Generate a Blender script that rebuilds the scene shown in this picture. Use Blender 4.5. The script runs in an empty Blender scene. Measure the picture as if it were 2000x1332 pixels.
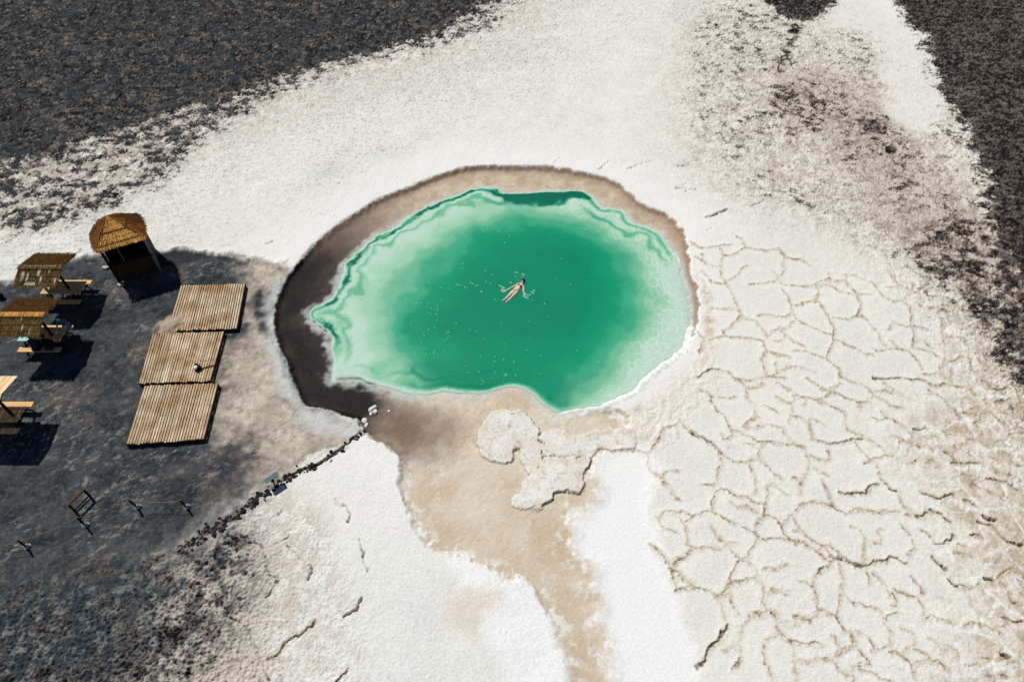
import bpy, math, random
import numpy as np
from mathutils import Vector
random.seed(7); RS = np.random.RandomState(11)
SC = bpy.context.scene
COL = SC.collection

# ------------------------------------------------------------------ camera, light, exposure
CAM_H = 25.0
PITCH = math.radians(50.0)          # below the horizon
CT, ST = math.cos(PITCH), math.sin(PITCH)
cam = bpy.data.cameras.new('camera'); cam.lens = 24.0; cam.sensor_width = 36.0
cam.sensor_fit = 'HORIZONTAL'; cam.clip_start = 0.5; cam.clip_end = 5000
camo = bpy.data.objects.new('camera', cam); COL.objects.link(camo)
camo.location = (0, 0, CAM_H); camo.rotation_euler = (math.radians(90) - PITCH, 0, 0)
SC.camera = camo
SUN = Vector((-0.50, 0.46, 1.0)).normalized()   # towards the sun
world = bpy.data.worlds.new('World'); SC.world = world; world.use_nodes = True
wn = world.node_tree; bg = wn.nodes['Background']
sky = wn.nodes.new('ShaderNodeTexSky'); sky.sky_type = 'NISHITA'; sky.sun_disc = False
sky.sun_elevation = math.asin(SUN.z); sky.sun_rotation = math.atan2(SUN.x, SUN.y)
sky.altitude = 2300; sky.dust_density = 0.4
wn.links.new(sky.outputs[0], bg.inputs[0]); bg.inputs[1].default_value = 0.05
sl = bpy.data.lights.new('sun', 'SUN'); sl.energy = 3.85; sl.angle = math.radians(0.5); sl.color = (1.0, 0.965, 0.91)
slo = bpy.data.objects.new('sun', sl); COL.objects.link(slo)
slo.rotation_euler = (-SUN).to_track_quat('-Z', 'Y').to_euler(); slo.location = (-20, 20, 60)
SC.view_settings.view_transform = 'Standard'; SC.view_settings.look = 'None'
SC.view_settings.exposure = 0.0; SC.view_settings.gamma = 1.0
SC.view_settings.use_curve_mapping = False

WATER_Z = -0.20

def P(px, py, z=0.0):
    """ground point seen at photo pixel (2000 x 1332), as measured on the photograph"""
    u = (px - 1000) / 1333.0; v = (py - 666) / 1333.0
    t = (CAM_H - z) / (ST + v * CT)
    return (u * t, (CT - v * ST) * t, z)

def lin(c):
    return [((x / 255.0) / 12.92 if x < 10.3 else ((x / 255.0 + 0.055) / 1.055) ** 2.4) for x in c]

# ------------------------------------------------------------------ numeric noise
TABS = [RS.rand(256, 256).astype(np.float32) * 2 - 1 for _ in range(6)]
def vnoise(x, y, k=0):
    T = TABS[k % 6]
    ix = np.floor(x).astype(np.int32); iy = np.floor(y).astype(np.int32)
    fx = (x - ix).astype(np.float32); fy = (y - iy).astype(np.float32)
    fx = fx * fx * fx * (fx * (fx * 6 - 15) + 10); fy = fy * fy * fy * (fy * (fy * 6 - 15) + 10)
    ix = (ix + 37 * k) & 255; iy = (iy + 91 * k) & 255; jx = (ix + 1) & 255; jy = (iy + 1) & 255
    a = T[iy, ix]; b = T[iy, jx]; c = T[jy, ix]; d = T[jy, jx]
    return a + (b - a) * fx + (c - a) * fy + (a - b - c + d) * fx * fy
def fbm(x, y, scale, octv=3, k=0, gain=0.55):
    s = 0; a = 1.0; tot = 0
    c, sn = 0.8, 0.6
    x = x / scale; y = y / scale
    for i in range(octv):
        s = s + a * vnoise(x + 17.3 * i, y - 9.1 * i, k + i); tot += a
        a *= gain; x, y = (x * c - y * sn) * 2.03, (x * sn + y * c) * 2.03
    return s / tot
def sstep(a, b, x):
    t = np.clip((x - a) / (b - a), 0, 1); return t * t * (3 - 2 * t)
def uni(n, g=2.6):                      # noise -> roughly uniform 0..1
    return 0.5 + 0.5 * np.tanh(n * g)
def worley(x, y, scale, k=0, jit=0.95):
    """distance to nearest and second nearest seed, in cell units"""
    x = x / scale; y = y / scale
    ix = np.floor(x).astype(np.int32); iy = np.floor(y).astype(np.int32)
    f1 = np.full(x.shape, 9.0, np.float32); f2 = f1.copy()
    for dx in (-1, 0, 1):
        for dy in (-1, 0, 1):
            jx = (ix + dx) & 255; jy = (iy + dy) & 255
            sx = ix + dx + 0.5 + 0.5 * jit * TABS[k % 6][jy, jx]; sy = iy + dy + 0.5 + 0.5 * jit * TABS[(k + 1) % 6][jy, jx]
            d = np.sqrt((x - sx) ** 2 + (y - sy) ** 2).astype(np.float32)
            f2 = np.minimum(f2, np.maximum(f1, d)); f1 = np.minimum(f1, d)
    return f1, f2

# ------------------------------------------------------------------ measured outlines (photo pixels -> ground metres)
class Poly:
    """signed distance (negative inside) sampled from a coarse raster"""
    def __init__(self, pts, margin=5.0, cell=0.12, world=False, sub=2):
        q = np.array([(p[0], p[1]) if world else P(p[0], p[1])[:2] for p in pts], np.float64)
        q[:, 0] = np.clip(q[:, 0], -90, 90); q[:, 1] = np.clip(q[:, 1], -20, 130)
        if sub > 1:                     # rounded through the measured points
            m_ = len(q); out = []
            for i in range(m_):
                a, b, c, d = q[i - 1], q[i], q[(i + 1) % m_], q[(i + 2) % m_]
                for t in np.arange(sub) / sub:
                    out.append(.5 * (2 * b + (c - a) * t + (2 * a - 5 * b + 4 * c - d) * t * t + (3 * b - a - 3 * c + d) * t ** 3))
            q = np.array(out)
        self.q = q; self.m = margin
        x0, y0 = q.min(0) - margin; x1, y1 = q.max(0) + margin
        area = (x1 - x0) * (y1 - y0); cell = max(cell, math.sqrt(area / 120000.0)); self.c = cell
        self.x0, self.y0 = x0, y0
        gx = np.arange(x0, x1 + cell, cell); gy = np.arange(y0, y1 + cell, cell)
        X, Y = np.meshgrid(gx, gy); X = X.astype(np.float32); Y = Y.astype(np.float32)
        d2 = np.full(X.shape, 1e9, np.float32); ins = np.zeros(X.shape, bool)
        n = len(q)
        for i in range(n):
            ax, ay = q[i]; bx, by = q[(i + 1) % n]; ex, ey = bx - ax, by - ay
            L = ex * ex + ey * ey + 1e-12
            t = np.clip(((X - ax) * ex + (Y - ay) * ey) / L, 0, 1)
            d2 = np.minimum(d2, (X - ax - t * ex) ** 2 + (Y - ay - t * ey) ** 2)
            if ay != by:
                c = ((ay > Y) != (by > Y)) & (X < ex * (Y - ay) / (by - ay) + ax); ins ^= c
        self.R = np.where(ins, -np.sqrt(d2), np.sqrt(d2)).astype(np.float32)
    def __call__(self, X, Y):
        R = self.R; h, w = R.shape
        fx = np.clip((X - self.x0) / self.c, 0, w - 1.001); fy = np.clip((Y - self.y0) / self.c, 0, h - 1.001)
        ix = fx.astype(np.int32); iy = fy.astype(np.int32); fx = (fx - ix).astype(np.float32); fy = (fy - iy).astype(np.float32)
        a = R[iy, ix]; b = R[iy, ix + 1]; c = R[iy + 1, ix]; d = R[iy + 1, ix + 1]
        return a + (b - a) * fx + (c - a) * fy + (a - b - c + d) * fx * fy

class Lines:
    """unsigned distance to many polylines, each with a strength"""
    def __init__(self, lines, x0, y0, x1, y1, cell=0.05, reach=0.7):
        self.x0, self.y0, self.c = x0, y0, cell
        w = int((x1 - x0) / cell) + 2; h = int((y1 - y0) / cell) + 2
        self.D = np.full((h, w), reach, np.float32); self.S = np.zeros((h, w), np.float32); self.reach = reach
        for pts, st in lines:
            for (ax, ay), (bx, by) in zip(pts[:-1], pts[1:]):
                i0 = int((min(ax, bx) - reach - x0) / cell); i1 = int((max(ax, bx) + reach - x0) / cell) + 1
                j0 = int((min(ay, by) - reach - y0) / cell); j1 = int((max(ay, by) + reach - y0) / cell) + 1
                i0 = max(i0, 0); j0 = max(j0, 0); i1 = min(i1, w); j1 = min(j1, h)
                if i1 <= i0 or j1 <= j0: continue
                X, Y = np.meshgrid(x0 + cell * np.arange(i0, i1), y0 + cell * np.arange(j0, j1))
                ex, ey = bx - ax, by - ay; L = ex * ex + ey * ey + 1e-9
                t = np.clip(((X - ax) * ex + (Y - ay) * ey) / L, 0, 1)
                d = np.sqrt((X - ax - t * ex) ** 2 + (Y - ay - t * ey) ** 2)
                sub = self.D[j0:j1, i0:i1]; m = d < sub
                sub[m] = d[m]; self.S[j0:j1, i0:i1][m] = st
    def __call__(self, X, Y):
        h, w = self.D.shape
        fx = (X - self.x0) / self.c; fy = (Y - self.y0) / self.c
        out = (fx < 0) | (fy < 0) | (fx > w - 2) | (fy > h - 2)
        fx = np.clip(fx, 0, w - 2); fy = np.clip(fy, 0, h - 2)
        ix = fx.astype(np.int32); iy = fy.astype(np.int32); fx = fx - ix; fy = fy - iy
        R = self.D; a = R[iy, ix]; b = R[iy, ix + 1]; c = R[iy + 1, ix]; d = R[iy + 1, ix + 1]
        v = a + (b - a) * fx + (c - a) * fy + (a - b - c + d) * fx * fy
        return np.where(out, self.reach, v).astype(np.float32), np.where(out, 0, self.S[iy, ix])

RIM = [(908,326),(948,322),(990,323),(1080,325),(1130,333),(1180,345),(1215,362),(1240,386),(1270,404),(1300,415),(1325,438),(1340,455),
       (1342,475),(1346,500),(1355,535),(1362,570),(1366,600),(1362,640),(1350,672),(1330,700),(1300,722),(1278,742),(1255,768),(1225,785),
       (1205,800),(1190,812),(1150,824),(1075,830),(1050,818),(1010,806),(985,800),(955,806),(938,830),(932,862),(945,890),(900,905),(850,930),
       (810,930),(790,905),(768,880),(745,858),(722,846),(712,838),(706,822),(690,815),(640,802),(592,790),(575,760),(560,720),
       (541,670),(533,620),(540,580),(560,540),(585,510),(610,480),(650,445),(690,420),(740,388),(798,364),(850,343)]
DEEP = [(975,362),(935,358),(900,370),(860,384),(820,404),(790,420),(762,440),(730,455),(702,478),(680,500),(665,530),(655,560),(634,584),
        (602,600),(606,618),(626,632),(640,650),(646,690),(640,732),(660,736),(700,736),(740,750),(790,765),(830,768),(870,760),(935,766),(968,756),
        (1000,752),(1028,758),(1060,786),(1100,802),(1150,796),(1190,790),(1240,768),(1268,738),(1298,716),(1330,695),
        (1350,672),(1356,640),(1352,600),(1346,560),(1334,520),(1322,490),(1305,470),(1290,452),(1262,436),(1236,425),(1220,404),(1180,398),(1160,380),(1138,368),(1100,366),(1040,370),(985,372)]
CORE = [(892,715),(872,640),(900,570),(950,512),(1010,470),(1090,466),(1145,505),(1160,580),(1125,650),(1075,715),(1040,752),(960,772),(915,768)]
SAND = [(700,838),(712,842),(750,870),(790,905),(776,940),(784,975),(800,1000),(815,1035),(850,1075),(890,1090),(940,1110),(990,1122),(1035,1135),
        (1062,1175),(1090,1250),(1108,1332),(1120,1520),(1205,1520),(1188,1332),(1182,1260),(1168,1180),(1158,1115),(1112,1062),(1116,1012),
        (1148,992),(1165,955),(1166,905),(1182,880),(1225,830),(1215,805),(1150,800),(1100,790),(1040,745),(960,740),(850,745),(740,745),(715,790)]
SAND2 = [(875,1172),(910,1160),(980,1150),(978,1185),(950,1220),(945,1260),(915,1240),(885,1225),(872,1195)]
SLAB1 = [(955,805),(975,798),(1000,797),(1026,802),(1042,818),(1054,846),(1057,875),(1054,903),(1032,920),(1018,897),(1016,875),(1008,872),(1001,878),(1000,898),(969,898),(945,890),(932,872),(934,838)]
SLAB2 = [(1060,840),(1095,835),(1114,846),(1152,840),(1180,836),(1224,838),(1240,850),(1237,876),(1199,879),(1171,873),(1156,893),(1136,892),(1076,888),(1059,885),(1055,858)]
SLAB3 = [(1061,891),(1092,892),(1152,895),(1155,906),(1142,925),(1143,941),(1133,963),(1108,958),(1086,963),(1076,979),(1060,986),(1029,990),(1007,988),(1002,972),(1022,953),(1019,941),(1045,915),(1057,900)]
SLAB4 = [(1038,991),(1057,985),(1060,993),(1050,997)]
D1 = [(1010,-40),(950,5),(890,52),(800,84),(700,108),(610,132),(520,168),(440,194),(370,212),(300,240),(200,268),(100,300),(0,325),(-400,420),
      (-2500,300),(-2500,-600),(1500,-600),(1200,-250)]
S1 = [(700,105),(600,140),(520,185),(450,225),(380,262),(350,300),(310,340),(250,372),(190,400),(130,425),(60,440),(0,450),(-400,520),(-400,380),(0,290),(300,215),(520,140)]
D2 = [(1735,-5),(1772,40),(1808,70),(1812,110),(1845,175),(1880,235),(1912,305),(1930,370),(1938,440),(1965,500),(2020,560),(2100,700),(3500,700),(3500,-600),(1500,-600),(1650,-150)]
D3 = [(1495,-10),(1650,-10),(1600,28),(1560,42),(1522,28)]
S2 = [(1560,150),(1640,160),(1740,230),(1800,330),(1880,420),(1960,500),(2060,600),(2080,800),(2000,760),(1960,700),(1920,640),(1860,580),(1800,520),(1740,440),(1690,360),(1640,290),(1560,240),(1490,190)]
S2b = [(1860,420),(1960,480),(2060,560),(2080,760),(2010,740),(1980,690),(1930,620),(1850,540),(1790,470)]
GREY = [(1400,10),(1620,20),(1700,30),(1790,120),(1850,200),(1900,330),(1935,440),(2080,560),(2100,900),(1990,780),(1890,660),(1820,580),(1740,500),(1640,430),(1520,390),(1420,340),(1370,250),(1360,120)]
CREAM = [(1880,690),(1790,780),(1740,860),(1790,980),(1830,1080),(1850,1200),(1870,1420),(2400,1400),(2400,690),(2000,660)]
YARD = [(-600,560),(0,548),(60,532),(130,512),(190,500),(240,490),(300,490),(345,488),(400,494),(470,503),(530,514),(572,520),(560,540),(540,580),(533,620),
        (541,670),(560,720),(575,760),(592,790),(640,802),(690,815),(706,822),(712,838),(690,858),(640,890),(580,915),(540,945),(500,975),(450,1015),(400,1042),
        (350,1072),(290,1095),(200,1112),(100,1128),(0,1150),(-600,1290)]
BEIGE = [(470,500),(570,510),(545,570),(533,620),(541,670),(560,720),(592,790),(706,822),(715,842),(640,895),(560,930),(520,960),(490,960),(500,900),(480,860),(430,850),(425,790),(440,700),(480,640),(490,560)]
GRAVEL = [(350,1065),(400,1040),(460,1015),(500,1050),(530,1110),(520,1180),(500,1240),(520,1332),(520,1500),(-600,1500),(-600,1100),(0,1050),(200,1030),(300,1040)]
PEBBLE = [(400,1040),(540,950),(640,1000),(660,1100),(700,1180),(720,1332),(720,1500),(300,1500),(300,1200)]
WHITE = [(1182,882),(1262,872),(1282,940),(1272,1000),(1292,1080),(1312,1135),(1338,1200),(1362,1262),(1372,1332),(1380,1520),(1190,1520),(1184,1332),(1180,1250),(1160,1110),(1114,1060),(1118,1010),(1150,992),(1168,950),(1168,905)]
TRACK = [(1553,48),(1566,52),(1550,92),(1534,118),(1526,140),(1514,137),(1522,110),(1536,84)]
WHITE3 = [(1600,60),(1645,5),(1650,-60),(1730,-60),(1760,45),(1800,100),(1812,150),(1835,210),(1820,255),(1770,250),(1730,200),(1720,120),(1690,70),(1640,50)]
WHITE2 = [(870,1090),(940,1115),(1035,1140),(1062,1178),(1092,1260),(1112,1332),(1115,1520),(960,1520),(985,1332),(960,1250),(950,1200),(900,1160)]
BEACH = [(1352,640),(1340,700),(1300,735),(1270,772),(1205,805),(1150,800),(1098,806),(1120,780),(1190,775),(1240,740),(1290,700),(1335,680),(1340,640)]
PINK = [(1215,815),(1262,790),(1330,740),(1372,690),(1378,600),(1392,690),(1402,730),(1425,760),(1400,790),(1350,820),(1320,850),(1290,880),(1262,872),(1235,845)]
PINK2 = [(1362,520),(1375,560),(1380,640),(1372,700),(1385,700),(1395,620),(1380,560)]
MUD = [(570,520),(605,500),(630,505),(610,540),(596,580),(575,610),(590,640),(610,650),(628,690),(624,735),(650,742),(700,745),(735,760),(745,790),(722,815),(712,838),(690,815),(592,790),(560,720),(533,620),(548,560)]
TUFT = [(500,575),(535,565),(535,640),(522,665),(500,640),(490,600)]
TUFT2 = [(300,485),(400,492),(475,503),(470,516),(400,512),(350,520),(300,515)]
RIMFROST = [(545,545),(533,600),(535,660),(555,730),(590,795),(640,812),(700,832),(716,850),(690,845),(640,835),(590,825),(570,790),(550,770),(530,700),(522,640),(528,590)]

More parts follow.
